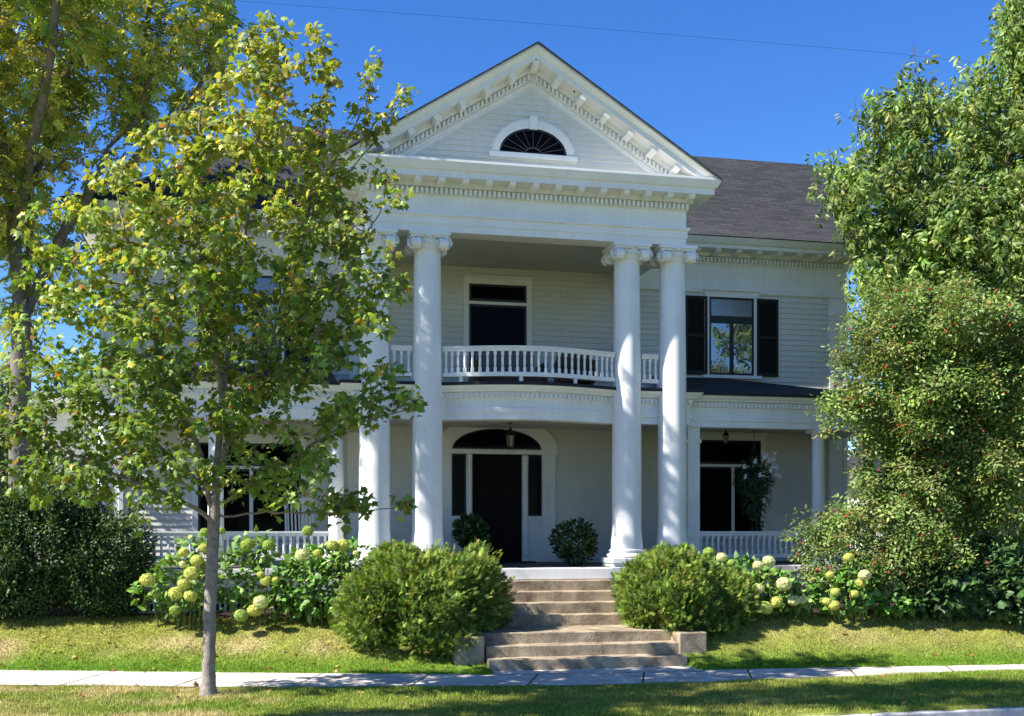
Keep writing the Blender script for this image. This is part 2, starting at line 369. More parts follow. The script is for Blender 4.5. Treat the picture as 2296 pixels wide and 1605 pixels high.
for x0, x1 in zip(xx[:-1], xx[1:]):
    a, b = float(ykerb(x0)), float(ykerb(x1))
    mb.add([(x0,a-9,-.15),(x1,b-9,-.15),(x1,b-.001,-.15),(x0,a-.001,-.15)], [(0,1,2,3)])
struct(mb.build('road', M['asphalt']))
mb = MB()
for x0, x1 in zip(xx[:-1], xx[1:]):
    a, b = float(ykerb(x0)), float(ykerb(x1)); x1 -= .012
    mb.add([(x0,a,-.2),(x1,b,-.2),(x1,b+.15,-.2),(x0,a+.15,-.2),(x0,a,.012),(x1,b,.012),(x1,b+.15,.012),(x0,a+.15,.012)],
        [(4,5,6,7),(0,1,5,4),(1,2,6,5),(2,3,7,6),(3,0,4,7)])
struct(bevel(mb.build('kerb', M['kerb']), .015))
mb = MB(); q = [HW(u, v, .010) for u, v in ((-1.5,-.72),(1.56,-.98),(1.56,-.27),(-1.5,-.27))]; mb.add(q, [(0,1,2,3)])
struct(mb.build('path', M['walk']))
# grass blades and fallen leaves
def grass():
    n = 330000
    X = rng.uniform(-9, 10.5, n); Y = rng.uniform(12.2, 19.6, n)
    t = Y-yfar(X); ok = ((Y < ynear(X)-.02+.05*rng.random(n)) & (Y > ykerb(X)+.16)) | ((t > -.03+.04*rng.random(n)) & (t < 2.1+.3*(vnoise(X, Y, .5, 6)-.5)))
    uu = (X-ORG.x)*math.cos(TH)+(Y-ORG.y)*math.sin(TH); vv = -(X-ORG.x)*math.sin(TH)+(Y-ORG.y)*math.cos(TH)
    ok &= ~(((uu > -1.98) & (uu < 1.9) & (vv > -.32)) | ((uu > -1.5) & (uu < 1.56) & (vv > -1.0)))
    ok &= np.abs(X) < Y*.46+.3
    X, Y = X[ok], Y[ok]; n = len(X)
    tall = .028+.045*vnoise(X, Y, .4, 8)*rng.random(n)
    dn = np.minimum(np.abs(Y-ynear(X)), np.abs(Y-yfar(X))); tall *= np.where(dn < .12, .8, 1)
    ang = rng.uniform(0, 2*math.pi, n); lean = rng.uniform(0, .9, n); z = gh(X, Y)
    wd = .0045+.003*rng.random(n)
    bx, by = np.cos(ang)*wd, np.sin(ang)*wd; l2 = rng.uniform(0, 2*math.pi, n)
    V = np.stack([np.stack([X-bx, Y-by, z-.005], -1), np.stack([X+bx, Y+by, z-.005], -1), np.stack([X+np.cos(l2)*lean*tall, Y+np.sin(l2)*lean*tall, z+tall], -1)], 1)
    c = turf(X, Y)*(1+rng.normal(size=(n, 1))*.25)
    npmesh_o = npmesh('lawn_grass', V.reshape(-1, 3), np.arange(3*n).reshape(-1, 3), np.repeat(np.clip(c, .01, .6), 3, 0), GRASS)
    tag(npmesh_o, None, None, kind='stuff'); tag(npmesh_o, 'short mown grass with dry patches on the lawn and verge', 'grass')
    n = 520; X = rng.uniform(-9, 9, n); X[:300] = rng.uniform(-9, -.5, 300); Y = rng.uniform(13, 19, n); t = Y-yfar(X)
    ok = (((Y < ynear(X)) & (Y > ykerb(X)+.2)) & (rng.random(n) < .45)) | ((t > -.12) & (t < 2.4)); uu = (X-ORG.x)*math.cos(TH)+(Y-ORG.y)*math.sin(TH); ok &= ~((uu > -2) & (uu < 1.9) & (t > -.2))
    X, Y = X[ok], Y[ok]; n = len(X); P = np.stack([X, Y, gh(X, Y)+.035], -1)
    o = scatter('fallen_leaves', T_MAPLE, P, frames(nrm(rng.normal(size=(n, 3))*[1,1,.35]), np.array([0,0,1.])+rng.normal(size=(n, 3))*.35), rng.uniform(.05, .10, n), pick([(.38,.26,.05),(.28,.13,.04),(.42,.33,.08),(.2,.12,.05)], n), M['dry_leaf'])
    tag(o, 'dry yellow and brown leaves scattered over the lawn', 'leaves', kind='stuff')
grass()

# ------------------------------------------------------------------ the house (all in its own frame: u right, v in, z up)
house = empty('house', ORG, TH, 'large white clapboard house with a columned temple front and grey shingle roof', 'house')
WV, UL, UR = 6.3, -7.67, 7.76            # front wall plane, left and right corners
FLOOR, LAP = 1.40, .115
def clap(mb, v, zc, z1, lim, lap=LAP):    # lapped boards between heights, lim(z) -> (u0,u1)
    z = zc
    while z < z1-.01:
        zt = min(z+lap, z1); a0, a1 = lim(z); b0, b1 = lim(zt)
        if a1-a0 > .02:
            if b1 < b0: b0 = b1 = (a0+a1)/2
            mb.add([(a0,v-.026,z),(a1,v-.026,z),(b1,v-.003,zt),(b0,v-.003,zt),(a0,v,z),(a1,v,z)], [(0,1,2,3),(4,5,1,0)])
        z = zt
mb = MB(); clap(mb, WV, 1.0, 7.98, lambda z: (UL, UR))
# left end wall and right end wall boards
for side, uu in ((-1, UL), (1, UR)):
    z = 1.0
    while z < 7.97:
        zt = min(z+LAP, 7.98); o = .016*side
        mb.add([(uu+o,WV,z),(uu+o,11.0,z),(uu+.002*side,11.0,zt),(uu+.002*side,WV,zt)], [(0,1,2,3) if side > 0 else (3,2,1,0)]); z = zt
wall = mb.build('wall', M['siding'], house)
mb = MB(); mb.box(UL+.02, UR-.02, WV+.03, 10.98, .3, 8.1); mb.build('foundation', M['siding'], wall)
# corner pilasters with a sunk panel
for u0, u1 in ((UR-.40, UR+.03), (UL-.03, UL+.40)):
    mb = MB()
    mb.box(u0, u1, WV-.045, WV+.02, 1.2, 7.1)
    mb.box(u0, u0+.09, WV-.065, WV-.045, 1.5, 6.35); mb.box(u1-.09, u1, WV-.065, WV-.045, 1.5, 6.35)
    mb.box(u0+.09, u1-.09, WV-.065, WV-.045, 6.22, 6.35); mb.box(u0-.01, u1+.01, WV-.068, WV-.04, 6.36, 6.62)
    mb.box(u0-.03, u1+.03, WV-.09, WV-.04, 6.62, 6.70); mb.box(u0-.05, u1+.05, WV-.11, WV-.04, 6.701, 6.80)
    bevel(mb.build('corner_pilaster', M['white'], wall), .006, 1)
# frieze and eave of the two wings
eave = MB(); ep = [(-.05,7.12),(.05,7.12),(.05,7.17),(.025,7.19),(.025,7.70),(.05,7.72),(.05,7.86),(.12,7.87),(.12,7.95),(.50,7.95),(.50,8.02),(.54,8.04),(.60,8.13),(.60,8.16),(-.05,8.16)]

def dents(mb, u0, u1, v, z0, z1, pitch=.085, wd=.045, dep=.075):
    n = int(round((u1-u0)/pitch))
    for i in range(n):
        a = u0+(i+.2)*(u1-u0)/n; mb.box(a, a+wd, v-dep, v+.01, z0, z1)
eave.sweep([(UL,9.5),(UL,WV),(-3.05,WV)], ep); dents(eave, -7.6, -3.1, WV-.05, 7.75, 7.84)
eave_l = eave.build('eave_cornice', M['white'], house)
eave = MB(); eave.sweep([(2.92,WV),(UR,WV),(UR,9.5)], ep); dents(eave, 2.95, 7.7, WV-.05, 7.75, 7.84)
eave_o = eave.build('eave_cornice', M['white'], house)
def modillion(d=.34, wd=.11, h=.085):
    prof = [(0,0),(-d,0),(-d,-.35*h),(-d*.86,-.75*h),(-d*.5,-.8*h),(-d*.25,-h),(0,-h)]
    mb = MB(); return mb.rings([[(-wd/2,y,z) for y,z in prof],[(wd/2,y,z) for y,z in prof]])
mo = modillion(.34,.12,.09).build('modillion', M['white'], eave_o)
copies(mo, [(u, WV-.12, 7.949) for u in np.arange(3.25, 8.0, .46)])
mo = link('modillion', mo.data, eave_l); copies(mo, [(u, WV-.12, 7.949) for u in np.arange(-7.5, -3.2, .46)])
# main roof: gable to the right, hip to the left, swept a little flatter at the eave
def uvface(me):
    uvl = me.uv_layers.new(name='UVMap')
    for p in me.polygons:
        n = p.normal; a = Vector((0,0,1)).cross(n); a = a.normalized() if a.length > 1e-3 else Vector((1,0,0)); b = n.cross(a)
        for li in p.loop_indices:
            c = me.vertices[me.loops[li].vertex_index].co; uvl.data[li].uv = (c.dot(a), c.dot(b))
prof = [(5.66,8.17),(6.05,8.40),(6.55,8.83),(8.3,10.68)]
mb = MB(); rightu = [8.42,8.30,8.16,8.0]; leftu = [-8.33,-7.75,-7.0,-4.3]
for i in range(3):
    (v0,z0),(v1,z1) = prof[i], prof[i+1]
    mb.add([(leftu[i],v0,z0),(rightu[i],v0,z0),(rightu[i+1],v1,z1),(leftu[i+1],v1,z1)], [(0,1,2,3)])
    w0, w1 = 16.6-v0-.0, 16.6-v1
    mb.add([(leftu[i],w0,z0),(rightu[i],w0,z0),(rightu[i+1],w1,z1),(leftu[i+1],w1,z1)], [(3,2,1,0)])
    mb.add([(leftu[i],v0,z0),(leftu[i+1],v1,z1),(leftu[i+1],w1,z1),(leftu[i],w0,z0)], [(0,1,2,3)])
    mb.add([(rightu[i],v0,z0),(rightu[i+1],v1,z1),(rightu[i+1],w1,z1),(rightu[i],w0,z0)], [(3,2,1,0)])
mb.add([(leftu[0],5.66,8.168),(rightu[0],5.66,8.168),(rightu[0],10.9,8.168),(leftu[0],10.9,8.168)], [(3,2,1,0)])
# temple roof slopes
TC, TH2, ZL, ZA = -.065, 3.36, 8.37, 10.47      # centre, half width of the cornice, ledge, apex
TS = (ZA-ZL)/TH2
for sgn in (-1, 1):
    a, b = (TC+sgn*(TH2+.03), ZL-.02), (TC, ZA+.03)
    q = [(a[0],2.58,a[1]),(b[0],2.58,b[1]),(b[0],8.2,b[1]),(a[0],8.2,a[1])]
    lo = [(x,y,z-.035) for x,y,z in q]; mb.add(q+lo, [(0,1,2,3) if sgn < 0 else (3,2,1,0), (0,4,5,1),(0,3,7,4)])
roof = mb.build('roof', M['shingle'], house); uvface(roof.data)
mb = MB(); mb.box(-7.5,-7.2,8.5,8.9,8.2,9.7); mb.box(-7.53,-7.17,8.47,8.93,9.55,9.66)
mb.build('chimney', M['chimney'], roof)

# temple entablature
EL, ER, EV = -2.97, 2.84, 3.10
mb = MB()
mb.sweep([(EL,WV),(EL,EV),(ER,EV),(ER,WV)], [(-.42,7.25),(0,7.25),(0,7.37),(.02,7.37),(.02,7.50),(.06,7.52),(.06,7.56),(0,7.575),(0,7.86),(.03,7.87),(.03,7.99),(.10,8.0),(.10,8.09),(.39,8.09),(.39,8.19),(.43,8.21),(.49,8.33),(.49,8.37),(-.42,8.37)])
dents(mb, EL-.03, ER+.03, EV-.03, 7.885, 7.98)
for i in range(40):
    v = EV+.04+i*.085
    mb.box(EL-.105, EL-.02, v, v+.045, 7.885, 7.98)
ent = mb.build('entablature', M['white'], house)
mb = MB()
mb.box(EL+.43, ER-.43, EV+.43, WV-.001, 7.40, 7.44)
mb.build('ceiling', M['ceiling'], ent)
mo2 = modillion(.28,.11,.10).build('modillion', M['white'], ent)
ml = [(EL+.02+i*(ER-EL-.04)/14, EV-.10, 8.088) for i in range(15)]; mr = [(0,0,0)]*15
ml += [(EL-.10, EV+.25+i*.42, 8.088) for i in range(7)]; mr += [(0,0,-math.pi/2)]*7
copies(mo2, ml, mr)
# pediment: raking cornice, boarded tympanum, fan window
mb = MB()
rp = [(-.1,0),(.49,0),(.49,.05),(.44,.09),(.40,.12),(.40,.22),(.10,.22),(.10,.33),(.03,.34),(.03,.45),(0,.46),(.02,.48),(.02,.53),(0,.54),(0,.64),(-.1,.64)]
L, A, RR = [], [], []
for o, d in rp:
    h = (ZA-d-ZL)/TS; L.append((TC-h, EV-o, ZL)); A.append((TC, EV-o, ZA-d)); RR.append((TC+h, EV-o, ZL))
mb.rings([L, A, RR])
hh = (ZA-.40-ZL)/TS
n = int(hh/.075)
for sgn in (-1, 1):
    for i in range(1, n):
        x = i*.075; zt = ZA-.355-x*TS; 
        a, b = TC+sgn*(x-.02), TC+sgn*(x+.02)
        if zt-.09 < ZL+.01: continue
        za, zb = ZA-.352-(x-.02)*TS, ZA-.352-(x+.02)*TS
        mb.add([(a,EV-.105,za),(b,EV-.105,zb),(b,EV-.105,zb-.085),(a,EV-.105,za-.085),(a,EV-.02,za),(b,EV-.02,zb),(b,EV-.02,zb-.085),(a,EV-.02,za-.085)],
            [(0,1,2,3),(0,4,5,1),(1,5,6,2),(2,6,7,3),(3,7,4,0)])
ped = mb.build('pediment', M['white'], house)
tm = MB(); clap(tm, EV-.005, ZL, ZA-.6, lambda z: (TC-(ZA-.62-z)/TS, TC+(ZA-.62-z)/TS), .10)
tm.build('tympanum', M['siding'], ped)
tm = MB(); tm.add([(TC-TH2,EV+.02,ZL),(TC+TH2,EV+.02,ZL),(TC,EV+.02,ZA-.05)], [(0,1,2)]); tm.build('tympanum_backing', M['siding'], ped)
bk = MB()
prof = [(0,0),(-.27,0),(-.27,-.09),(-.2,-.11),(0,-.12)]
bk.rings([[(-.055,y,z-(-.055)*0) for y,z in prof],[(.055,y,z) for y,z in prof]])
bko = bk.build('modillion', M['white'], ped)
bl, br = [], []
for i in range(0, 7):
    for sgn in ((-1, 1) if i else (1,)):
        x = .03 if i == 0 else i*.44; bl.append((TC+sgn*x*(i > 0), EV-.10, ZA-.222-x*TS)); br.append((0, sgn*math.atan(TS)*(i > 0), 0))
copies(bko, bl, br)
def arch(cx, z0, a, b, n=24, t0=0, t1=math.pi): return [(cx+a*math.cos(t), z0+b*math.sin(t)) for t in np.linspace(t1, t0, n)]
def archband(mb, cx, z0, a0, b0, a1, b1, v0, v1, n=24):
    o, i = arch(cx, z0, a0, b0, n), arch(cx, z0, a1, b1, n); rs = []
    for (x0, zz0), (x1, zz1) in zip(o, i): rs.append([(x0,v0,zz0),(x1,v0,zz1),(x1,v1,zz1),(x0,v1,zz0)])
    return mb.rings(rs)
def archpane(mb, cx, z0, a, b, v, n=24):
    p = arch(cx, z0, a, b, n); return mb.add([(x, v, z) for x, z in p], [tuple(range(n))[::-1]])
FC, FZ = -.04, 8.70
mb = MB(); archband(mb, FC, FZ, .75, .60, .61, .45, EV-.06, EV); mb.box(FC-.075, FC+.075, EV-.1055, EV-.0, FZ+.43, FZ+.66)
mb.box(FC-.80, FC+.80, EV-.09, EV, FZ-.09, FZ); archband(mb, FC, FZ, .78, .63, .75, .60, EV-.03, EV)
fw = bevel(mb.build('fan_window', M['white'], ped), .006, 1)
mb = MB(); archpane(mb, FC, FZ, .61, .45, EV-.034); mb.build('pane', M['glass_dark'], fw)
mb = MB(); archband(mb, FC, FZ, .61, .45, .575, .415, EV-.05, EV-.02); mb.box(FC-.6, FC+.6, EV-.05, EV-.02, FZ, FZ+.03); mb.build('sash', M['sash'], fw)
mb = MB(); archband(mb, FC, FZ, .16, .12, .14, .10, EV-.042, EV-.03)
for k in range(1, 10):
    t = math.pi*k/10; mb.tube([(FC+.15*math.cos(t), EV-.036, FZ+.11*math.sin(t)), (FC+.57*math.cos(t), EV-.036, FZ+.41*math.sin(t))], .006, 4)
M['muntin'] = mat('fan_muntin', (.06,.065,.07), .5)
mb.build('muntin', M['muntin'], fw)

# giant columns with ionic capitals
CZ0, CZ1 = FLOOR+.30, 6.95
def column_parts():
    sh = MB(); pr = []
    for k in range(15):
        t = k/14; pr.append((.283 - .038*max(0, t-.25)**1.4/.67 - .0, CZ0+(CZ1-CZ0)*t))
    sh.lathe([(.30,CZ0)]+[(r*.95, z) for r, z in pr if z > CZ0+.04]+[(.262,CZ1+.01),(.262,CZ1+.03)], n=36)
    b = MB(); b.lathe([(.30,1.56),(.355,1.575),(.375,1.60),(.36,1.635),(.32,1.65),(.31,1.665),(.335,1.68),(.34,1.70),(.31,1.72)], n=36)
    p = MB(); p.box(-.37,.37,-.37,.37,FLOOR-.15,1.46); p.box(-.39,.39,-.39,.39,1.465,1.56)
    c = MB(); c.box(-.36,.36,-.36,.36,7.19,7.249); c.box(-.33,.33,-.33,.33,7.15,7.188)
    c.lathe([(.245,6.96),(.26,7.0),(.30,7.06),(.315,7.10),(.29,7.15)], n=32)
    for sx_ in (-1, 1):
        for sy in (-1, 1):
            # corner volute: a spiral band on both faces of a scroll set on the diagonal
            ctr = Vector((sx_*.262, sy*.262, 7.05)); dx = Vector((sx_*.94, sy*.34, 0)).normalized() if True else 0
            for ax, nn in ((Vector((sx_, 0, 0)), Vector((0, sy, 0))), (Vector((0, sy, 0)), Vector((sx_, 0, 0)))):
                base = ctr + nn*.035 + ax*.02; pts, rad = [], []
                for k in range(34):
                    t = k/33*2*math.pi*2.15; r = .112*(1-k/33*.82); pts.append(base + ax*(-math.cos(t+1.57)*r) + Vector((0,0,math.sin(t+1.57)*r)) + nn*(k/33*.03)); rad.append(.017-.007*k/33)
                c.tube(pts, rad, 6); c.ico(base+nn*.03, (.026,.026,.026), 1)
            rs = []
            for k in range(16):
                t = 2*math.pi*k/16; rs.append((math.cos(t)*.10, math.sin(t)*.10))
            d = Vector((sx_, 0, 0)); n_ = Vector((0, sy, 0))
            c.rings([[ctr + d*(a+.02) + Vector((0,0,b_)) - n_*.10 for a, b_ in rs], [ctr + d*(a+.02) + Vector((0,0,b_)) + n_*.03 for a, b_ in rs]])
            d = Vector((0, sy, 0)); n_ = Vector((sx_, 0, 0))
            c.rings([[ctr + d*(a+.02) + Vector((0,0,b_)) - n_*.10 for a, b_ in rs], [ctr + d*(a+.02) + Vector((0,0,b_)) + n_*.03 for a, b_ in rs]])
    for sy in (-1, 1):                                    # egg and dart, leaf on the abacus
        for u in (-.14,-.07,0,.07,.14):
            c.ico((u, sy*.305, 7.075), (.026,.03,.042), 1); c.ico((sy*.305, u, 7.075), (.03,.026,.042), 1)
        for u, zz, s in ((0,7.20,1.1),(-.05,7.185,.8),(.05,7.185,.8),(0,7.16,.8),(-.1,7.18,.6),(.1,7.18,.6)):
            c.ico((u, sy*.345, zz), (.035*s,.035,.045*s), 1)
    return sh, b, p, c
sh, b_, p_, c_ = column_parts()
col0 = sh.build('column', M['white'], house, 35)
b_.build('column_base', M['white'], col0, 35); bevel(p_.build('plinth', M['white'], col0), .008, 2); c_.build('capital', M['white'], col0, 40)
col0.location = (-2.80, 3.42, 0)
for u in (-1.87, 1.81, 2.69):
    c = copy_tree(col0, house); c.location = (u, 3.42, 0)
# pilasters on the wall behind the outer columns
for u in (-2.8, 2.69):
    mb = MB(); mb.box(u-.22, u+.22, WV-.10, WV, 4.7, 7.20); mb.box(u-.27, u+.27, WV-.14, WV, 7.05, 7.24); mb.box(u-.24, u+.24, WV-.10, WV, FLOOR, 4.0)
    bevel(mb.build('wall_pilaster', M['white'], house), .006, 1)

# porch floor, lower entablature, porch roofs
mb = MB()
mb.box(-3.3, 3.2, 2.95, WV, 1.28, FLOOR); mb.box(-3.25, 3.15, 3.0, WV, .3, 1.279)
mb.box(-7.7, -3.3, 3.55, WV, 1.28, FLOOR-.003); mb.box(3.2, 7.6, 3.55, WV, 1.28, FLOOR-.003)
mb.box(-1.52, 1.30, 2.62, 2.95, 1.21, FLOOR-.002)
mb.box(-1.50, 1.28, 2.64, 2.95, .5, 1.209)
mb.box(-7.65, -3.3, 3.62, 4.2, 1.0, 1.279); mb.box(3.2, 7.55, 3.62, 4.2, 1.0, 1.279)
pfloor = bevel(mb.build('porch_floor', M['white'], house), .006, 1)
mb = MB(); mb.box(-7.6, 7.5, 3.62, WV-.001, FLOOR-.002, FLOOR+.004); mb.box(-3.2, 3.1, 2.99, 3.619, FLOOR-.002, FLOOR+.004); mb.build('deck', M['deck'], pfloor)
for u0, u1 in ((-7.6,-3.35),(3.25,7.5)):
    mb = MB(); u = u0
    while u < u1: mb.box(u, u+.035, 3.70, 3.722, .35, 1.0); u += .09
    for z in (.5,.65,.8,.95): mb.box(u0, u1, 3.722, 3.74, z, z+.035)
    mb.build('lattice', M['white'], pfloor)
LB, LT = 4.02, 4.62
bow = [(-1.55+3.05*k/12, 3.50-.42*math.sin(math.pi*k/12)) for k in range(13)]
cpath = [(-3.2,3.9),(-3.2,3.50)]+bow+[(3.08,3.50),(3.08,3.9)]
lp = [(-.30,LB),(0,LB),(0,LB+.11),(.02,LB+.12),(.02,LB+.20),(0,LB+.21),(0,LB+.37),(.03,LB+.38),(.03,LB+.47),(.10,LB+.49),(.10,LB+.51),(.15,LB+.54),(.19,LB+.585),(-.30,LB+.585)]
mb = MB(); mb.sweep(cpath, lp); mb.sweep([(-7.5,WV),(-7.5,3.85),(-3.2,3.85)], lp); mb.sweep([(3.08,3.85),(7.42,3.85),(7.42,WV)], lp)
def dpath(mb, path, z0, z1, pitch=.082, off=.03):
    for a, b in zip(path[:-1], path[1:]):
        a, b = Vector(a), Vector(b); d = b-a; ln = d.length; d /= ln; nv = Vector((d.y,-d.x)); n = max(1, int(round(ln/pitch)))
        for i in range(n):
            p = a+d*(ln*(i+.25)/n)+nv*(off-.005); q = p+d*.042; e = nv*.048
            mb.add([(x.x,x.y,z) for z in (z0,z1) for x in (p,q,q+e,p+e)], [(0,3,2,1),(4,5,6,7),(0,1,5,4),(1,2,6,5),(2,3,7,6),(3,0,4,7)])
dz0, dz1 = LB+.385, LB+.455
dpath(mb, [(-3.2,3.50)]+bow+[(3.08,3.50)], dz0, dz1); dpath(mb, [(-7.5,3.85),(-3.2,3.85)], dz0, dz1); dpath(mb, [(3.08,3.85),(7.42,3.85)], dz0, dz1)
lent = mb.build('porch_entablature', M['white'], house)
mb = MB(); mb.box(-7.2, 7.12, 4.15, WV-.001, LB+.12, LB+.16); mb.box(-2.9, 2.78, 3.8, 4.15, LB+.12, LB+.16); mb.build('porch_ceiling', M['ceiling'], lent)
mb = MB()
top = [(-3.4,WV)]+[(-3.4,3.31),(-1.6,3.31)]+[(u, v-.20) for u, v in bow[1:-1]]+[(1.56,3.31),(3.28,3.31),(3.28,WV)]
n = len(top); mb.add([(u,v,LT+.045) for u, v in top]+[(u,v,LT-.014) for u, v in top], [tuple(range(n))]+[(i, i+n, (i+1)%n+n, (i+1)%n) for i in range(n)]+[tuple(range(n, 2*n))[::-1]])
def hip(u0, u1, sgn):   # lean-to roof, sgn: outer end
    z0, z1 = LT+.0, 5.27; v0 = 3.64; run = WV-v0
    uo, ui = (u1, u0) if sgn > 0 else (u0, u1)
    q = [(ui,v0,z0),(uo,v0,z0),(uo-sgn*run,WV-.01,z1),(ui,WV-.01,z1),(uo,WV-.01,z0)]
    lo = [(x,y,z-.014) for x,y,z in q]
    mb.add([(x,y,z+.03) for x,y,z in q]+lo, [(0,1,2,3) if sgn > 0 else (3,2,1,0), (1,4,2) if sgn > 0 else (2,4,1), (0,5,6,1), (1,6,9,4), (5,8,7,6),(0,3,8,5)])
hip(3.30, 7.62, 1); hip(-7.70, -3.42, -1)
mb.build('porch_roof', M['membrane'], house)
mb = MB()
for k in range(9):
    u = 3.8+k*.42; mb.add([(u,3.64,LT+.032),(u+.012,3.64,LT+.032),(u+.012,3.64,LT+.05),(u,3.64,LT+.05)], [(0,1,2,3)])
# porch columns (small doric) and square post by the temple
def pcol():
    c = MB(); c.lathe([(.155,1.46),(.165,1.48),(.165,1.52),(.145,1.54),(.14,1.6),(.138,2.3),(.118,3.84),(.125,3.85),(.125,3.88),(.12,3.89),(.15,3.94),(.155,3.96)], n=24); c.box(-.18,.18,-.18,.18,3.962,4.018); c.box(-.19,.19,-.19,.19,FLOOR-.002,1.458); return c
pc = pcol().build('porch_column', M['white'], house, 35)
copies(pc, [(u, 3.98, 0) for u in (-3.42,-5.50,-7.32,5.92,7.24)])
mb = MB(); mb.box(3.17,3.42,3.88,4.12,FLOOR,4.018); mb.box(3.14,3.45,3.86,4.14,3.72,3.78); mb.box(3.14,3.45,3.86,4.14,FLOOR-.001,1.6)
bevel(mb.build('porch_post', M['white'], house), .006, 1)
# railings
def railing(name, path, zb, zt, pitch=.118):
    mb = MB(); tr = MB(); pr = lambda z0, z1, wd: [(-wd/2,z0),(wd/2,z0),(wd/2,z1),(-wd/2,z1)]
    tr.sweep(path, [(-.035,zt-.075),(.035,zt-.075),(.035,zt-.02),(.06,zt-.015),(.06,zt+.012),(-.06,zt+.012),(-.06,zt-.015),(-.035,zt-.02)]); mb.sweep(path, pr(zb, zb+.075, .08))
    pts = []
    for a, b in zip(path[:-1], path[1:]):
        a, b = Vector(a), Vector(b); ln = (b-a).length; n = max(1, int(round(ln/pitch)))
        for i in range(n): pts.append(((a+(b-a)*(i+.5)/n).to_tuple()))
    for i in range(1, len(path)*2, max(1, len(path)//3)):
        p = path[min(i, len(path)-1)]; mb.box(p[0]-.03, p[0]+.03, p[1]-.03, p[1]+.03, zb-.12, zb+.002)
    r = bevel(mb.build(name, M['white'], house), .004, 1); tr.build('top_rail', M['white'], r)
    h0, h1 = zb+.076, zt-.076
    b = MB(); b.box(-.024,.024,-.024,.024,h0,h0+.09); b.box(-.024,.024,-.024,.024,h1-.07,h1)
    b.lathe([(.013,h0+.088),(.020,h0+.12),(.024,h0+.19),(.020,h0+.27),(.015,h0+.34),(.016,h1-.09),(.02,h1-.069)], n=8)
    bo = b.build('baluster', M['white'], r, 40); copies(bo, [(x, y, 0) for x, y in pts]); return r
railing('balcony_railing', [(-2.52,3.42),(-2.14,3.42)], 4.76, 5.28)
railing('balcony_railing', [(2.09,3.42),(2.42,3.42)], 4.76, 5.28)
railing('balcony_railing', [(-1.6,3.36)]+[(u, v-.12) for u, v in bow[1:-1]]+[(1.55,3.36)], 4.76, 5.28, .124)
railing('porch_railing', [(3.43,4.0),(5.78,4.0)], 1.53, 2.03)
railing('porch_railing', [(6.06,4.0),(7.1,4.0)], 1.53, 2.03)
railing('porch_railing', [(-5.36,4.0),(-3.56,4.0)], 1.53, 2.03)
railing('porch_railing', [(-7.18,4.0),(-5.64,4.0)], 1.53, 2.03)

# windows and doors
def window(u0, u1, z0, z1, trans=None, mull=None, glass='glass_dark', glass2=None, sill=True, sash=.045, head=True):
    mb = MB(); k = .11
    mb.box(u0-k, u0, WV-.055, WV, z0, z1); mb.box(u1, u1+k, WV-.055, WV, z0, z1); mb.box(u0-k, u1+k, WV-.057, WV, z1+.001, z1+.13)
    if head: mb.box(u0-k-.03, u1+k+.03, WV-.10, WV, z1+.131, z1+.17)
    if sill: mb.box(u0-k-.05, u1+k+.05, WV-.12, WV, z0-.07, z0-.001)
    if trans and glass != 'glass_sky': mb.box(u0, u1, WV-.05, WV, trans-.03, trans+.03)
    if mull and glass != 'glass_sky': mb.box(mull-.035, mull+.035, WV-.05, WV, z0, (trans-.031 if trans else z1))
    wo_ = bevel(mb.build('window', M['white'], house), .005, 1)
    s = MB(); t = trans or z1
    cells = [(u0, u1, t+.031, z1)] if trans else []
    cells += [(u0, mull-.0, z0, t-.031), (mull+.0, u1, z0, t-.031)] if mull else [(u0, u1, z0, t-.031)]
    for a, b, c, d in cells:
        s.box(a, a+sash, WV-.04, WV-.01, c, d); s.box(b-sash, b, WV-.04, WV-.01, c, d); s.box(a+sash, b-sash, WV-.04, WV-.01, c, c+sash*1.2); s.box(a+sash, b-sash, WV-.04, WV-.01, d-sash, d)
    if glass == 'glass_sky': s.box(u0, u1, WV-.042, WV-.005, trans-.0309, trans+.0309)
    s.build('sash', M['sash'], wo_)
    for i, (a, b, c, d) in enumerate(cells):
        p = MB(); p.add([(a,WV-.033,c),(b,WV-.033,c),(b,WV-.033,d),(a,WV-.033,d)], [(0,1,2,3)])
        p.build('pane', M[glass2 if (glass2 and i == 0) else glass], wo_)
    return wo_
def shutter(u0, u1, z0, z1):
    mb = MB(); y0, y1 = WV-.075, WV-.02; f = .055
    mb.box(u0,u0+f,y0,y1,z0,z1); mb.box(u1-f,u1,y0,y1,z0,z1); zm = (z0+z1)/2
    for a, b in ((z0,z0+.08),(zm-.03,zm+.03),(z1-.06,z1)): mb.box(u0+f,u1-f,y0,y1,a,b)
    for za, zb in ((z0+.08,zm-.03),(zm+.03,z1-.06)):
        z = za+.01
        while z < zb-.02:
            mb.add([(u0+f,y0+.008,z),(u1-f,y0+.008,z),(u1-f,y1-.008,z+.04),(u0+f,y1-.008,z+.04),(u0+f,y0+.008,z+.006),(u1-f,y0+.008,z+.006),(u1-f,y1-.008,z+.046),(u0+f,y1-.008,z+.046)], [(0,3,2,1),(4,5,6,7),(0,1,5,4)]); z += .042
    mb.box(u0+f, u1-f, y1-.012, y1-.001, z0+.08, z1-.06)
    return mb.build('shutter', M['shutter'], house)
window(4.58, 5.60, 5.36, 7.02, 6.54, 5.09, 'glass_sky', 'lace'); shutter(4.04, 4.53, 5.36, 7.02); shutter(5.66, 6.15, 5.36, 7.02)
window(-5.35, -4.33, 5.36, 7.02, 6.54, -4.84, 'glass_sky', 'lace'); shutter(-5.9, -5.41, 5.36, 7.02); shutter(-4.27, -3.78, 5.36, 7.02)
window(-.60, .60, 4.75, 7.06, 6.68, None, 'glass_dark', None, False)
window(4.31, 5.76, 1.95, 3.98, 3.44, 5.12, 'glass_dark', None)
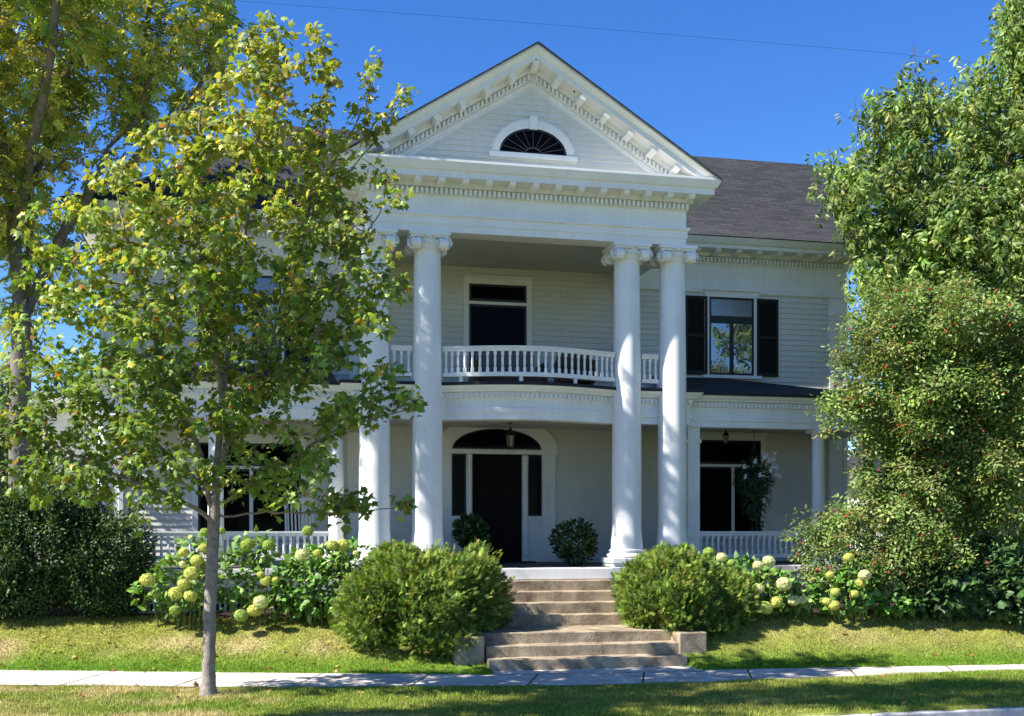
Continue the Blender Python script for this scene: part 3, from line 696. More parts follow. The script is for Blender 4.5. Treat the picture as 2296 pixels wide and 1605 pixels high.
window(-5.9, -3.95, 1.95, 3.75, 3.28, -4.9, 'glass_dark', None)
# front door with sidelights and a fanlight
DC = -.02
mb = MB(); k = WV-.06
for s in (-1, 1):
    mb.box(DC+s*1.08-.14, DC+s*1.08+.14, WV-.075, WV, FLOOR+.02, 3.62)           # outer pilaster
    mb.box(DC+s*.58-.06, DC+s*.58+.06, WV-.085, WV, FLOOR+.02, 3.60)             # mullion post
    mb.lathe([(.052,FLOOR+.15),(.05,2.6),(.044,3.45),(.06,3.5),(.062,3.58)], DC+s*.58, WV-.10, 14)
    mb.box(min(DC+s*.64,DC+s*.94), max(DC+s*.64,DC+s*.94), WV-.05, WV, FLOOR+.02, 2.32)
    mb.box(min(DC+s*.69,DC+s*.89), max(DC+s*.69,DC+s*.89), WV-.062, WV-.05, FLOOR+.25, 2.2)
    mb.box(min(DC+s*.64,DC+s*.94)-.0, max(DC+s*.64,DC+s*.94), WV-.075, WV-.001, 2.30, 2.35)
mb.box(DC-1.26, DC+1.26, WV-.11, WV, 3.61, 3.70)
mb.box(DC-1.22, DC+1.22, WV-.055, WV-.0, 3.70, 3.711)
archband(mb, DC, 3.70, 1.25, .66, .93, .43, WV-.07, WV, 32); archband(mb, DC, 3.70, 1.28, .69, 1.24, .65, WV-.09, WV, 32)
frame = bevel(mb.build('door_surround', M['white'], house), .005, 1)
mb = MB(); archpane(mb, DC, 3.70, .935, .435, WV-.033, 32); mb.build('fanlight_pane', M['glass_dark'], frame)
mb = MB(); archband(mb, DC, 3.70, .935, .435, .90, .405, WV-.045, WV-.02, 32); mb.box(DC-.93, DC+.93, WV-.045, WV-.02, 3.711, 3.74); mb.build('fanlight_sash', M['sash'], frame)
for s in (-1, 1):
    a, b = min(DC+s*.64,DC+s*.94), max(DC+s*.64,DC+s*.94)
    p = MB(); p.add([(a,WV-.033,2.35),(b,WV-.033,2.35),(b,WV-.033,3.61),(a,WV-.033,3.61)], [(0,1,2,3)]); p.build('sidelight_pane', M['glass_dark'], frame)
    p = MB(); p.box(a,a+.03,WV-.045,WV-.02,2.35,3.609); p.box(b-.03,b,WV-.045,WV-.02,2.35,3.609); p.box(a+.03,b-.03,WV-.045,WV-.02,2.35,2.38); p.box(a+.03,b-.03,WV-.045,WV-.02,3.58,3.609); p.build('sidelight_sash', M['sash'], frame)
mb = MB(); mb.box(DC-.52, DC+.52, WV-.03, WV, FLOOR+.03, 3.608)
for a, b in ((-.42,-.06),(.06,.42)):
    for c, d in ((1.60,2.15),(2.30,3.00),(3.12,3.50)):
        mb.box(DC+a, DC+b, WV-.042, WV-.03, c, d)
door = bevel(mb.build('door', M['black'], house), .006, 1)
mb = MB(); mb.lathe([(.0,0),(.012,0),(.012,.03),(.028,.04),(.03,.055),(.018,.07),(0,.072)], n=14); kn = mb.build('handle', M['iron'], door, 50)
kn.location = (DC-.44, WV-.03, 2.35); kn.rotation_euler = (R(90),0,0)
mb = MB(); mb.box(DC-.75, DC+.75, WV-.32, WV, FLOOR+.001, FLOOR+.03); mb.build('threshold', M['mat'], house)
# small side bay at the left end
mb = MB(); clap(mb, 8.2, .8, 4.0, lambda z: (-9.0, UL)); mb.box(-8.98, UL+.0, 8.23, 10.5, .4, 4.1)
mb.sweep([(-9.0,10.5),(-9.0,8.2),(UL-.03,8.2)], [(-.1,3.98),(.03,3.98),(.03,4.2),(.06,4.22),(.06,4.3),(.35,4.55),(.40,4.62),(.40,4.72),(-.1,4.72)])
mb.box(-9.03,-8.75,8.14,8.2,.8,3.98); mb.box(-7.95,UL,8.14,8.2,.8,3.98)
bay = mb.build('side_bay', M['siding'], house)
mb = MB(); mb.box(-8.6,-8.2,8.13,8.19,1.9,3.5); mb.build('shutter', M['shutter'], bay)

# ------------------------------------------------------------------ front steps and stone blocks
st = empty('front_steps', HW(-.1, 0, 0), TH, 'weathered concrete steps in two flights leading up to the white porch', 'steps')
for (u0, u1, v0, v1, z1, wv) in ((-1.50,1.55,-.30,.10,.17,.03),(-1.50,1.55,0,.43,.335,.0),(-1.50,1.55,.33,1.56,.50,0),(-1.40,1.22,1.46,1.86,.68,0),(-1.40,1.22,1.76,2.16,.86,0),(-1.40,1.22,2.06,2.46,1.03,0),(-1.40,1.22,2.36,2.70,1.20,0)):
    mb = MB(); n = 12; pts = []
    for k in range(n+1):
        t = k/n; pts.append((u0+.1+(u1-u0)*t, v0-wv*2*math.sin(math.pi*t)+random.uniform(-.006,.006)))
    fr = [[(u, v1, z1-.33), (u, v, z1-.33), (u, v, z1+random.uniform(-.004,.004)), (u, v1, z1)] for u, v in pts]
    mb.rings(fr); bevel(mb.build('step', M['concrete'], st), .014, 2)
for i, (u0, u1, lab) in enumerate(((1.52,1.97,'square concrete block at the right foot of the front steps'),(-1.98,-1.53,'shaded concrete block under the cedar at the left foot of the steps'))):
    mb = MB(); a = (u1-u0)/2; mb.box(-a, a, -.02, .58, -.1, .49)
    o = bevel(mb.build('stone_block', M['concrete']), .022, 3); o.location = HW((u0+u1)/2, -.02, 0); o.rotation_euler = (0,0,TH)
    tag(o, lab, 'block', 'concrete blocks flanking the steps')

# ------------------------------------------------------------------ things on the porches
def lantern(u, v, ztop, s, label):
    r = empty('porch_lantern', HW(u, v, ztop), TH, label, 'lantern', 'lanterns hanging under the porch ceilings')
    mb = MB(); mb.lathe([(.05,0),(.05,-.015),(.012,-.02)], n=12); mb.tube([(0,0,-.01),(0,0,-.12*s)], .006, 6); mb.build('chain', M['iron'], r)
    t = -.11*s; mb = MB(); mb.lathe([(.012*s,t+.02),(.03*s,t-.01*s),(.045*s,t-.05*s),(.105*s,t-.11*s),(.11*s,t-.125*s),(.085*s,t-.13*s)], n=6); mb.build('cap', M['iron'], r)
    mb = MB(); mb.lathe([(.078*s,t-.135*s),(.06*s,t-.33*s)], n=6); mb.build('glass', M['lampglass'], r)
    mb = MB()
    for k in range(6):
        a = math.pi*k/3; mb.tube([(.082*s*math.cos(a),.082*s*math.sin(a),t-.13*s),(.063*s*math.cos(a),.063*s*math.sin(a),t-.335*s)], .007*s, 5)
    mb.lathe([(.068*s,t-.33*s),(.068*s,t-.345*s),(.03*s,t-.36*s),(.008*s,t-.39*s)], n=6); mb.build('cage', M['iron'], r)
lantern(-.02, 5.0, 4.14, 1.05, 'black lantern hanging in front of the fanlight over the front door')
lantern(4.42, 5.0, 4.14, .72, 'small black lantern hanging in front of the downstairs window right of the columns')
# white rocking chair on the left porch
r = empty('rocking_chair', HW(-3.95, 4.9, FLOOR), TH+.25, 'white wooden rocking chair behind the railing of the left porch', 'rocking chair')
mb = MB(); mb.box(-.26,.26,-.25,.25,.40,.43); bevel(mb.build('seat', M['white'], r), .006, 1)
mb = MB(); mb.box(-.27,.27,.33,.36,1.16,1.26); mb.box(-.27,.27,.255,.285,.52,.57)
for k in range(7): x = -.21+.07*k; mb.rings([[(x-.015,.26,.55),(x+.015,.26,.55),(x+.015,.28,.55),(x-.015,.28,.55)],[(x-.015,.335,1.18),(x+.015,.335,1.18),(x+.015,.355,1.18),(x-.015,.355,1.18)]])
for x in (-.27,.25): mb.rings([[(x,.24,.38),(x+.03,.24,.38),(x+.03,.28,.38),(x,.28,.38)],[(x,.335,1.3),(x+.03,.335,1.3),(x+.03,.37,1.3),(x,.37,1.3)]])
mb.build('backrest', M['white'], r)
for x in (-.26,.26):
    mb = MB(); mb.box(x-.03,x+.03,-.27,.27,.62,.645); mb.build('armrest', M['white'], r)
    mb = MB(); mb.tube([(x,-.45,.10),(x,-.2,.03),(x,.1,.02),(x,.45,.07),(x,.6,.13)], .02, 6); mb.build('rocker', M['white'], r)
    for y in (-.23,.22):
        mb = MB(); mb.tube([(x,y,.03),(x,y,.62)], .018, 8); mb.build('leg', M['white'], r)
# balcony furniture
r = empty('balcony_sofa', HW(-.05, 5.0, 4.665), TH, 'dark sofa with a grey cushioned back on the balcony in front of its window', 'sofa')
mb = MB(); mb.box(-.62,.62,-.3,.35,.14,.42); bevel(mb.build('seat', M['wicker'], r), .03, 2)
mb = MB(); mb.box(-.60,.58,.30,.42,.40,.98); bevel(mb.build('backrest', M['cushion'], r), .04, 2)
for x in (-.7,.62):
    mb = MB(); mb.box(x,x+.08,-.3,.4,.1,.62); bevel(mb.build('armrest', M['wicker'], r), .02, 2)
for x in (-.64,.6):
    for y in (-.25,.3): mb = MB(); mb.box(x,x+.05,y,y+.05,0,.14); mb.build('leg', M['wicker'], r)
r = empty('wicker_armchair', HW(1.15, 4.6, 4.665), TH-.2, 'brown wicker armchair on the balcony beside the right pair of columns', 'armchair')
mb = MB(); mb.box(-.30,.30,-.3,.3,.2,.42); bevel(mb.build('seat', M['wicker'], r), .03, 2)
mb = MB(); mb.box(-.33,.33,.26,.34,.3,.82); bevel(mb.build('backrest', M['wicker'], r), .03, 2)
for x in (-.38,.31):
    mb = MB(); mb.box(x,x+.07,-.3,.32,.2,.62); bevel(mb.build('armrest', M['wicker'], r), .02, 2)
for x in (-.32,.27):
    for y in (-.28,.24): mb = MB(); mb.box(x,x+.05,y,y+.05,0,.2); mb.build('leg', M['wicker'], r)
# small dark floodlight on the right rake of the pediment
r = empty('floodlight', HW(.68, 2.88, 9.86), TH, 'small dark floodlight on the right sloping cornice of the gable', 'light')
mb = MB(); mb.lathe([(.02,-.10),(.05,-.09),(.062,.02),(.05,.03)], n=12); b = mb.build('housing', M['iron'], r, 40); b.rotation_euler = (R(60),R(20),0); b.location = (.02,-.04,.03)
mb = MB(); mb.tube([(0,.06,.06),(0,0,.0),(-.03,-.03,-.08)], .016, 6); mb.build('bracket', M['iron'], r)

# ------------------------------------------------------------------ plants
def bush(name, label, cat, ells, n, T, size, cols, mt, group=None, p=None, updir=.5, lump=.25, stem=None, var=.25, base=None):
    """a shrub: leaves through the outer half of lumpy ellipsoids, plus a few stems"""
    c0 = np.mean([e[0] for e in ells], 0); b = np.array(base if base is not None else [c0[0], c0[1], float(gh(c0[0], c0[1]))])
    root = empty(name, b, 0, label, cat, group)
    P, d, k = in_ell(n, ells, .45)
    lum = .6*vnoise(P[:,0]*1.0+P[:,2]*.6, P[:,1]+P[:,2]*.8, .34, 11)+.4*vnoise(P[:,0]-P[:,2]*.7, P[:,1]+P[:,2], .13, 5)-.5
    c = np.array([e[0] for e in ells])[k]; P = c+(P-c)*(1+lump*lum[:, None]*2)
    zb = gh(P[:,0], P[:,1]) if base is None else np.full(n, b[2])
    P[:,2] = np.maximum(P[:,2], zb+.03+rng.random(n)*.1)
    fwd = nrm(d*[1,1,.6]+rng.normal(size=(n,3))*.5+np.array([0,0,updir])); up = nrm(d*.8+np.array([0,0,.3])+np.array(sd)*.5+rng.normal(size=(n,3))*.35)
    C = pick(cols, n, p, var)
    scatter('foliage', T, P-b, frames(fwd, up), rng.uniform(size[0], size[1], n), C, mt, root)
    if stem:
        mb = MB()
        for i in range(7):
            e = ells[i % len(ells)]; t = np.array(e[0])-b+np.array([random.uniform(-.5,.5)*e[1][0], random.uniform(-.4,.4)*e[1][1], 0])
            mb.tube([(random.uniform(-.1,.1), random.uniform(-.1,.1), -.1), (t*.5+np.array([0,0,.1])).tolist(), t.tolist()], [.02,.015,.008], 6)
        mb.build('stems', M[stem], root)
    return root, b
def E(px, py, rx, ry, Y, rd, wt=1):           # ellipsoid seen at (px,py), rd metres deep
    return (at(px, py, Y), np.array([rx/2600*Y, rd, ry/2600*Y]), wt)
# clipped cedars either side of the steps
CED = [(.185,.27,.045),(.125,.205,.04),(.25,.32,.055),(.07,.13,.03),(.28,.26,.07)]
bush('cedar_shrub', 'rounded yellow green cedar bush covering the left side of the front steps', 'shrub',
    [E(945,1350,165,118,18.1,1.05,1.3), E(1060,1345,82,112,18.2,.7), E(860,1360,95,95,17.9,.8), E(900,1275,95,45,18.2,.6), E(1055,1285,55,38,18.3,.5), E(960,1425,110,45,17.5,.5), E(1010,1440,60,28,17.25,.3,2), E(820,1395,60,50,17.6,.5), E(1080,1290,30,36,18.1,.3,2), E(880,1255,40,25,18.2,.3,2)], 24000, T_CEDAR, (.08,.17), CED, LEAFD, 'cedars flanking the steps', [.3,.3,.2,.15,.05], .7, .30, 'bark_dark')
bush('cedar_shrub', 'rounded yellow green cedar bush covering the right side of the front steps', 'shrub',
    [E(1515,1340,120,98,18.9,.95,1.3), E(1625,1350,72,70,19.0,.7), E(1450,1350,62,70,18.7,.6), E(1500,1270,60,42,19.0,.5), E(1580,1400,80,36,18.6,.5), E(1535,1245,26,18,19.0,.2,2), E(1430,1290,28,25,18.8,.2,2)], 20000, T_CEDAR, (.08,.17), CED, LEAFD, 'cedars flanking the steps', [.3,.3,.2,.15,.05], .7, .30, 'bark_dark')
# big dark shrub at the left
DK = [(.045,.085,.025),(.065,.115,.03),(.03,.06,.02),(.10,.15,.04)]
bush('dark_shrub', 'large dark green leafy shrub at the left edge beside the porch end', 'shrub',
    [E(60,1235,190,145,19.2,.95,1.3), E(230,1262,110,125,19.3,.9), E(130,1130,90,60,19.3,.8), E(20,1325,130,62,18.9,.6), E(250,1335,80,48,19.0,.55), E(-40,1150,80,90,19.2,.9)], 11500, T_TUFT, (.12,.2), DK, LEAFC, None, [.35,.3,.25,.1], .4, .2, 'bark_dark')
bush('tall_shrub', 'tall dark green shrub standing behind the old tree trunk at the far left', 'shrub',
    [E(60,1020,110,90,25.0,1.2,1.2), E(-40,960,90,130,25.5,1.2), E(140,1060,60,50,24.2,.7)], 2600, T_TUFT, (.16,.26), DK, LEAFC, None, [.35,.3,.25,.1], .4, .25, 'bark_dark')
bush('leafy_shrub', 'low dark leafy shrub with broad leaves at the right edge under the berry tree', 'shrub',
    [E(2140,1310,110,65,19.5,.6), E(2260,1320,100,75,19.4,.6), E(2230,1260,80,50,19.7,.6), E(2090,1345,70,35,19.3,.4)], 3600, T_HEART, (.10,.18), [(.035,.075,.02),(.05,.11,.03),(.025,.05,.016),(.09,.15,.04)], LEAFC, None, [.35,.35,.2,.1], -.1, .2, 'bark_dark')
bush('round_shrub', 'pale green rounded bush at the far right edge behind the dark leafy shrub', 'shrub',
    [E(2275,1260,60,55,21.2,.6)], 1500, T_TUFT, (.1,.16), [(.12,.17,.03),(.08,.13,.03),(.16,.2,.05)], LEAFC, None, None, .4, .2, 'bark_dark')
# hydrangeas
def floret(n=620):
    d = nrm(rng.normal(size=(n, 3))); lum = .86+.22*vnoise(d[:,0]*2+5, d[:,1]*2+d[:,2]*3+5, .35, 2); P = d*lum[:, None]*[1,1,.85]
    T = compound(T_DIA, [(0,0,0,a,-.1,1) for a in (0,1.57,3.14,4.71)])
    up = d+rng.normal(size=(n,3))*.18; fwd = np.cross(up, rng.normal(size=(n,3)))
    return P, frames(fwd, up), T
HEADS = {}
def head_mesh(kind, i):
    if (kind, i) not in HEADS:
        P, Rm, T = floret(); cols = {'lime': [(.56,.60,.13),(.46,.53,.11),(.64,.63,.20)], 'cream': [(.70,.71,.33),(.62,.66,.27),(.74,.74,.42)], 'green': [(.36,.47,.11),(.3,.41,.09)]}[kind]
        o = scatter('flower_head', T, P, Rm, rng.uniform(.15,.23,len(P)), pick(cols, len(P), None, .12), FLOWER); HEADS[kind, i] = o.data; bpy.data.objects.remove(o)
    return HEADS[kind, i]
def hydrangea(label, ells, n, Y, heads, size=(.09,.155), cols=None, group='hydrangeas in the front beds'):
    cols = cols or [(.12,.24,.04),(.17,.30,.05),(.08,.17,.04),(.22,.32,.08)]
    root, b = bush('hydrangea', label, 'hydrangea', ells, n, T_HEART, size, cols, LEAFC, group, [.35,.3,.2,.15], -.15, .2)
    st_ = MB()
    for k, (px, py, r, kind) in enumerate(heads):
        p = at(px, py, Y - .30 - rng.uniform(0, .2)); s = r/2600*Y*rng.uniform(.66,.86)
        h = link('flower_head', head_mesh(kind, k % 3), root); h.location = p-b; h.scale = (s*1.05, s*1.05, s); h.rotation_euler = (rng.uniform(-.3,.3), rng.uniform(-.3,.3), rng.uniform(0,6))
        q = p-b; st_.tube([(q[0]*.7, q[1]*.7+.1, -.05), (q[0]*.9, q[1]+.12, q[2]*.6), (q[0], q[1]+.02, q[2])], [.008,.007,.006], 5)
    st_.build('stems', M['stem'], root)
M['stem'] = mat('green_stem', (.10,.13,.04), .7)
hydrangea('hydrangea with lime green flower heads beside the dark shrub, left of the maple trunk', [E(400,1305,75,70,18.6,.45), E(340,1325,40,50,18.5,.35), E(440,1240,50,50,18.7,.4), E(420,1365,70,25,18.5,.3)], 520, 18.45,
    [(331,1300,20,'lime'),(352,1332,12,'green'),(413,1238,17,'lime'),(458,1228,14,'lime'),(442,1256,20,'lime'),(430,1285,22,'lime'),(413,1310,18,'lime'),(395,1330,22,'lime'),(428,1335,20,'lime'),(393,1368,18,'green'),(460,1193,13,'green'),(410,1265,10,'cream')])
hydrangea('sparse hydrangea with lime flower heads just right of the maple trunk', [E(540,1295,60,70,18.7,.45), E(570,1230,50,40,18.8,.4), E(590,1360,50,25,18.5,.3)], 480, 18.45,
    [(555,1222,18,'green'),(602,1222,15,'green'),(497,1190,12,'green'),(585,1288,12,'lime'),(597,1302,17,'lime'),(585,1350,19,'cream'),(572,1368,20,'lime'),(541,1380,18,'green')])
hydrangea('broad leaved bright green hydrangea between the sparse hydrangea and the left cedar', [E(720,1315,110,75,18.7,.7,1.3), E(790,1260,55,45,18.8,.5), E(650,1325,55,55,18.5,.45), E(720,1260,70,40,18.9,.5), E(800,1360,60,35,18.3,.4)], 1700, 18.3,
    [(677,1244,18,'cream'),(690,1190,18,'green'),(712,1240,12,'lime'),(745,1222,16,'lime'),(768,1222,18,'lime'),(798,1240,9,'cream'),(618,1300,10,'lime')], cols=[(.10,.235,.03),(.15,.29,.045),(.07,.165,.03),(.20,.31,.07)])
hydrangea('cream flowered hydrangea against the right porch railing, behind the right cedar', [E(1600,1275,60,30,20.3,.4), E(1660,1290,60,40,20.2,.4), E(1560,1260,30,25,20.4,.3)], 420, 19.9,
    [(1543,1236,13,'green'),(1590,1238,15,'green'),(1567,1262,17,'cream'),(1617,1250,18,'cream'),(1545,1268,12,'cream'),(1640,1262,11,'green')], cols=[(.07,.16,.025),(.1,.2,.035),(.05,.12,.02),(.14,.21,.05)])
hydrangea('hydrangea with round cream flower heads at the right end of the right cedar', [E(1730,1320,60,50,19.3,.4), E(1780,1345,50,30,19.2,.35)], 620, 19.1,
    [(1700,1268,14,'cream'),(1724,1258,18,'cream'),(1700,1320,18,'cream'),(1757,1309,22,'cream'),(1716,1362,22,'lime'),(1740,1350,18,'lime'),(1780,1346,18,'cream'),(1799,1345,12,'cream')])
hydrangea('hydrangea with small yellow flower heads under the berry tree', [E(1900,1330,90,45,19.2,.4), E(1930,1290,50,40,19.3,.35), E(2000,1345,60,35,19.2,.4)], 800, 19.1,
    [(1861,1289,14,'lime'),(1938,1289,16,'cream'),(1930,1307,15,'lime'),(1903,1250,13,'lime'),(1873,1327,14,'lime'),(1855,1349,12,'lime'),(1870,1357,14,'lime'),(1916,1331,14,'lime')], cols=[(.10,.235,.03),(.14,.27,.045),(.07,.165,.03),(.20,.31,.07)])
# potted shrubs by the door and the hanging basket
def potted(u, v, rx, rz, zc, label):
    b = HW(u, v, FLOOR)
    root, _ = bush('potted_shrub', label, 'potted shrub', [((b.x,b.y,FLOOR+zc),(rx,rx*.85,rz),1)], 1300, T_OVAL, (.07,.12), [(.03,.07,.015),(.05,.10,.02),(.02,.05,.012),(.09,.13,.03)], LEAFC, 'potted shrubs beside the front door', None, .3, .3, None, .25, (b.x, b.y, FLOOR))
    mb = MB(); mb.lathe([(.10,0),(.15,.02),(.18,.24),(.195,.24),(.195,.28),(.165,.28),(.15,.22)], n=24); mb.build('pot', M['pot'], root, 40)
potted(-.82, 4.9, .29, .32, .62, 'dark green potted shrub left of the front door, partly behind a column')
potted(1.0, 4.0, .40, .40, .46, 'dark green potted shrub right of the front door beside the top step')
hb = HW(4.78, 4.45, 4.14)
root = empty('hanging_basket', hb, TH, 'hanging basket of trailing dark foliage with white flowers on the right porch', 'hanging basket')
n = 1700; P, d, k = in_ell(n, [((0,0,-1.05),(.40,.36,.40),1.2), ((.02,0,-1.45),(.30,.28,.42),1), ((.08,0,-1.85),(.16,.16,.3),.8)], .4)
scatter('foliage', T_OVAL, P, frames(d+np.array([0,0,-.6])+rng.normal(size=(n,3))*.4, d+np.array([0,0,.7])), rng.uniform(.06,.10,n), pick([(.02,.045,.016),(.035,.07,.022),(.05,.085,.04)], n), LEAFC, root)
mb = MB(); mb.lathe([(.05,-1.32),(.15,-1.27),(.2,-1.12),(.21,-1.1),(.19,-1.1)], n=16); mb.build('basket', M['pot'], root, 40)
mb = MB(); mb.tube([(0,0,0),(0,0,-.35)], .006, 5)
for k in range(3): a = 2*math.pi*k/3; mb.tube([(0,0,-.35),(.19*math.cos(a),.19*math.sin(a),-1.1)], .005, 5)
mb.build('chain', M['iron'], root)
T5 = compound(T_OVAL, [(0,0,0,a,-.2,.7) for a in np.arange(5)*1.2566])
fl = [(.12,-.3,-.62),(.18,-.3,-.72),(.30,-.25,-.70),(.38,-.2,-.85),(.26,-.3,-.85),(.20,-.34,-.92),(.36,-.24,-.98),(-.32,-.25,-.85),(-.30,-.26,-1.05),(-.05,-.38,-1.02),(.47,-.15,-1.02),(.33,-.22,-.58),(.05,-.35,-.66),(-.12,-.3,-.75)]
fo = scatter('flower', T5, rng.normal(size=(3,3))*.025, frames(rng.normal(size=(3,3)), np.array([0,-1,.5])+rng.normal(size=(3,3))*.4), .062, pick([(.75,.76,.8)], 3, None, .05), FLOWER, root)
copies(fo, fl, [(0, rng.uniform(-.6,.6), 0) for _ in fl])

# ------------------------------------------------------------------ trees
def limbs(chains, step):
    """chains: list of (parent chain index or None, [(point, radius)...]) -> nodes, parents"""
    pos, par, ends = [], [], []
    for pc, pts in chains:
        pts = [np.array(p, float) for p in pts]; prev = -1 if pc is None else ends[pc][0][int(np.argmin([np.linalg.norm(pos[j]-pts[0]) for j in ends[pc][0]]))]
        idx = []
        for a, b in zip(pts[:-1], pts[1:]):
            n = max(1, int(np.linalg.norm(b-a)/step))
            for i in range(n if prev == -1 else n):
                t = (i if pc is None and a is pts[0] else i+1)/n; pos.append(a+(b-a)*t+rng.normal(size=3)*(.012 if pc is not None else .004)); par.append(prev); prev = len(pos)-1; idx.append(prev)
        ends.append((idx,))
    return pos, par
def tree(name, label, chains, ells, natt, step, di, dk, tip, root_r, bark, T, size, cols, mt, per, p=None, droop=-.3, thr=.016, off=.12, group=None, grav=(0,0,.05), maxn=99999, upv=1.0, var=.2, n=6, wig=.15, flat=1.0, fluff=.0, gain=1.0, ex=2.2):
    pos0, par0 = limbs(chains, step); base = np.array(chains[0][1][0], float)
    att, _, _ = in_ell(natt, ells); pos, par = grow(att, pos0, par0, step, di, dk, grav=grav, wig=wig)
    r = radii(par, tip, root_r, ex)
    # flare at the foot
    root = empty(name, base, 0, label, 'tree', group)
    h = np.linalg.norm(pos-base, axis=1); r = r*(1+.55*np.exp(-h/.10)+.12*np.exp(-h/.6))
    sticks('trunk', pos-base, par, r, bark, root, n)
    tw = np.where((r < thr) & (np.arange(len(r)) >= len(pos0)))[0]; tw = np.repeat(tw, per)
    if len(tw) > maxn: tw = rng.choice(tw, maxn, False)
    m = len(tw); a = pos[par[tw]]; b = pos[tw]; t = rng.random((m,1)); d = nrm(b-a)
    out = nrm(np.cross(d, rng.normal(size=(m,3)))); P = a+(b-a)*t+out*rng.uniform(.02, off, (m,1))
    P = P + nrm(rng.normal(size=(m,3)))*(fluff*rng.random((m,1))**.6)
    fwd = nrm(out*[1,1,.5]+d*.4+np.array([0,0,droop])+rng.normal(size=(m,3))*.25); up = np.array([0,0,upv*.55])+np.array(sd)*.75+rng.normal(size=(m,3))*.42*flat
    C = cols(P, m) if callable(cols) else pick(cols, m, p, var)
    lum = 1+.5*(vnoise(P[:,0]+P[:,1]*.5, P[:,2]+P[:,1]*.3, .9, 9)-.5)+.4*(vnoise(P[:,0]-P[:,1]*.4, P[:,2], .35, 4)-.5); C = np.clip(C*lum[:, None]*gain, .004, .85)
    scatter('crown', T, P-base, frames(fwd, up), rng.uniform(size[0], size[1], m), C, mt, root)
    return root, P, base, tw
def tube_trunk(root, pts, rad, bark, n=16):
    MB().tube(pts, rad, n).build('stem', bark, root, 60)
# young maple on the verge
b0 = at(467, 1564, 14.33); b0[2] = -.02
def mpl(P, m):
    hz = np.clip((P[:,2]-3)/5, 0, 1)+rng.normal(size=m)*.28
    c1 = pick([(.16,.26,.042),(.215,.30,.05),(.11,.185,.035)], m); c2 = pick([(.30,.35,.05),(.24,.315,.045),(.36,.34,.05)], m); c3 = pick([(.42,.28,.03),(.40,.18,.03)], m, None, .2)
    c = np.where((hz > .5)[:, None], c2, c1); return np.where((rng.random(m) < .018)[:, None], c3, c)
MY = 14.33; MC = 13.95
T1 = at(479, 1175, MY)
ch = [(None, [b0, at(470,1400,MY), at(476,1250,MY), T1, at(485,1060,MY), at(500,900,MY), at(520,700,MY), at(560,450,MY), at(590,220,MY), at(600,90,MY)]),
      (0, [at(479,1150,MY), at(440,1000,MY-.1), at(360,800,MY-.2), at(300,600,MY-.3), at(260,430,MY-.2)]),
      (0, [at(481,1120,MY), at(520,950,MY+.2), at(640,700,MY+.4), at(700,450,MY+.4), at(735,200,MY+.3), at(705,70,MY+.3)]),
      (0, [at(480,1130,MY), at(430,1060,MY+.3), at(300,950,MY+.5), at(150,850,MY+.7), at(60,780,MY+.7)]),
      (0, [at(484,1050,MY), at(560,900,MY-.3), at(700,760,MY-.5), at(830,640,MY-.5), at(905,640,MY-.5)]),
      (0, [at(500,900,MY), at(470,700,MY-.5), at(430,450,MY-.6), at(450,250,MY-.5)]),
      (2, [at(700,450,MY+.4), at(770,330,MY+.4), at(825,220,MY+.4), at(840,140,MY+.4)]),
      (2, [at(690,480,MY+.4), at(790,380,MY+.4), at(870,270,MY+.4), at(905,220,MY+.4)]),
      (4, [at(700,760,MY-.5), at(800,560,MY-.5), at(850,480,MY-.5), at(875,400,MY-.5)]),
      (0, [at(481,1140,MY), at(600,1060,MY-.2), at(760,960,MY-.3), at(930,910,MY-.3)]),
      (0, [at(479,1160,MY), at(600,1150,MY+.1), at(750,1150,MY+.1), at(900,1140,MY+.1)]),
      (0, [at(479,1165,MY), at(400,1120,MY-.3), at(250,1060,MY-.4), at(80,980,MY-.4)])]
el = [E(480,1010,300,120,MC,1.2,.45), E(170,960,190,180,MC+.2,1.0,.6), E(450,760,360,230,MC,1.35,.8), E(500,480,270,250,MC,1.3,.9), E(610,230,130,170,MC+.1,1.1,1.1), E(600,90,55,60,MC,.4,2),
      E(705,80,28,50,MC+.3,.25,4), E(745,150,30,60,MC+.3,.3,3), E(838,165,26,45,MC+.4,.25,5), E(905,222,28,35,MC+.4,.25,5), E(820,290,50,60,MC+.4,.35,2), E(875,405,26,32,MC-.5,.25,5), E(905,450,40,20,MC-.5,.25,5),
      E(870,570,60,35,MC-.4,.4,2.5), E(890,650,50,28,MC-.5,.35,3), E(830,760,60,70,MC-.4,.5,1.5), E(870,860,75,35,MC-.3,.5,2), E(925,910,35,18,MC-.3,.3,4), E(720,880,150,110,MC-.1,1.2,.7), E(740,620,110,150,MC+.1,1.2,.8), E(690,390,100,150,MC+.3,1.0,.9),
      E(900,1135,35,28,MC+.1,.3,4), E(800,1160,60,28,MC+.1,.4,2), E(700,1110,130,40,MC,.9,.8), E(140,560,110,130,MC,.9,.7), E(60,1040,80,110,MC+.1,.8,.8), E(280,470,110,110,MC-.2,.9,.9), E(230,1080,160,60,MC-.1,.9,.65), E(40,780,60,60,MC+.6,.5,.8), E(330,1170,60,40,MC-.3,.5,1)]
tr, _, _, _ = tree('maple_tree', 'young maple with a slim pale trunk and yellow green leaves on the street verge', ch, el, 2300, .12, 1.2, .19, .0042, .076, M['bark'], T_MAPLE, (.06,.115), mpl, LEAF, 8, None, -.45, .011, .085, None, (0,0,.12), 18000, n=8, fluff=.12, flat=1.5, gain=1.0)
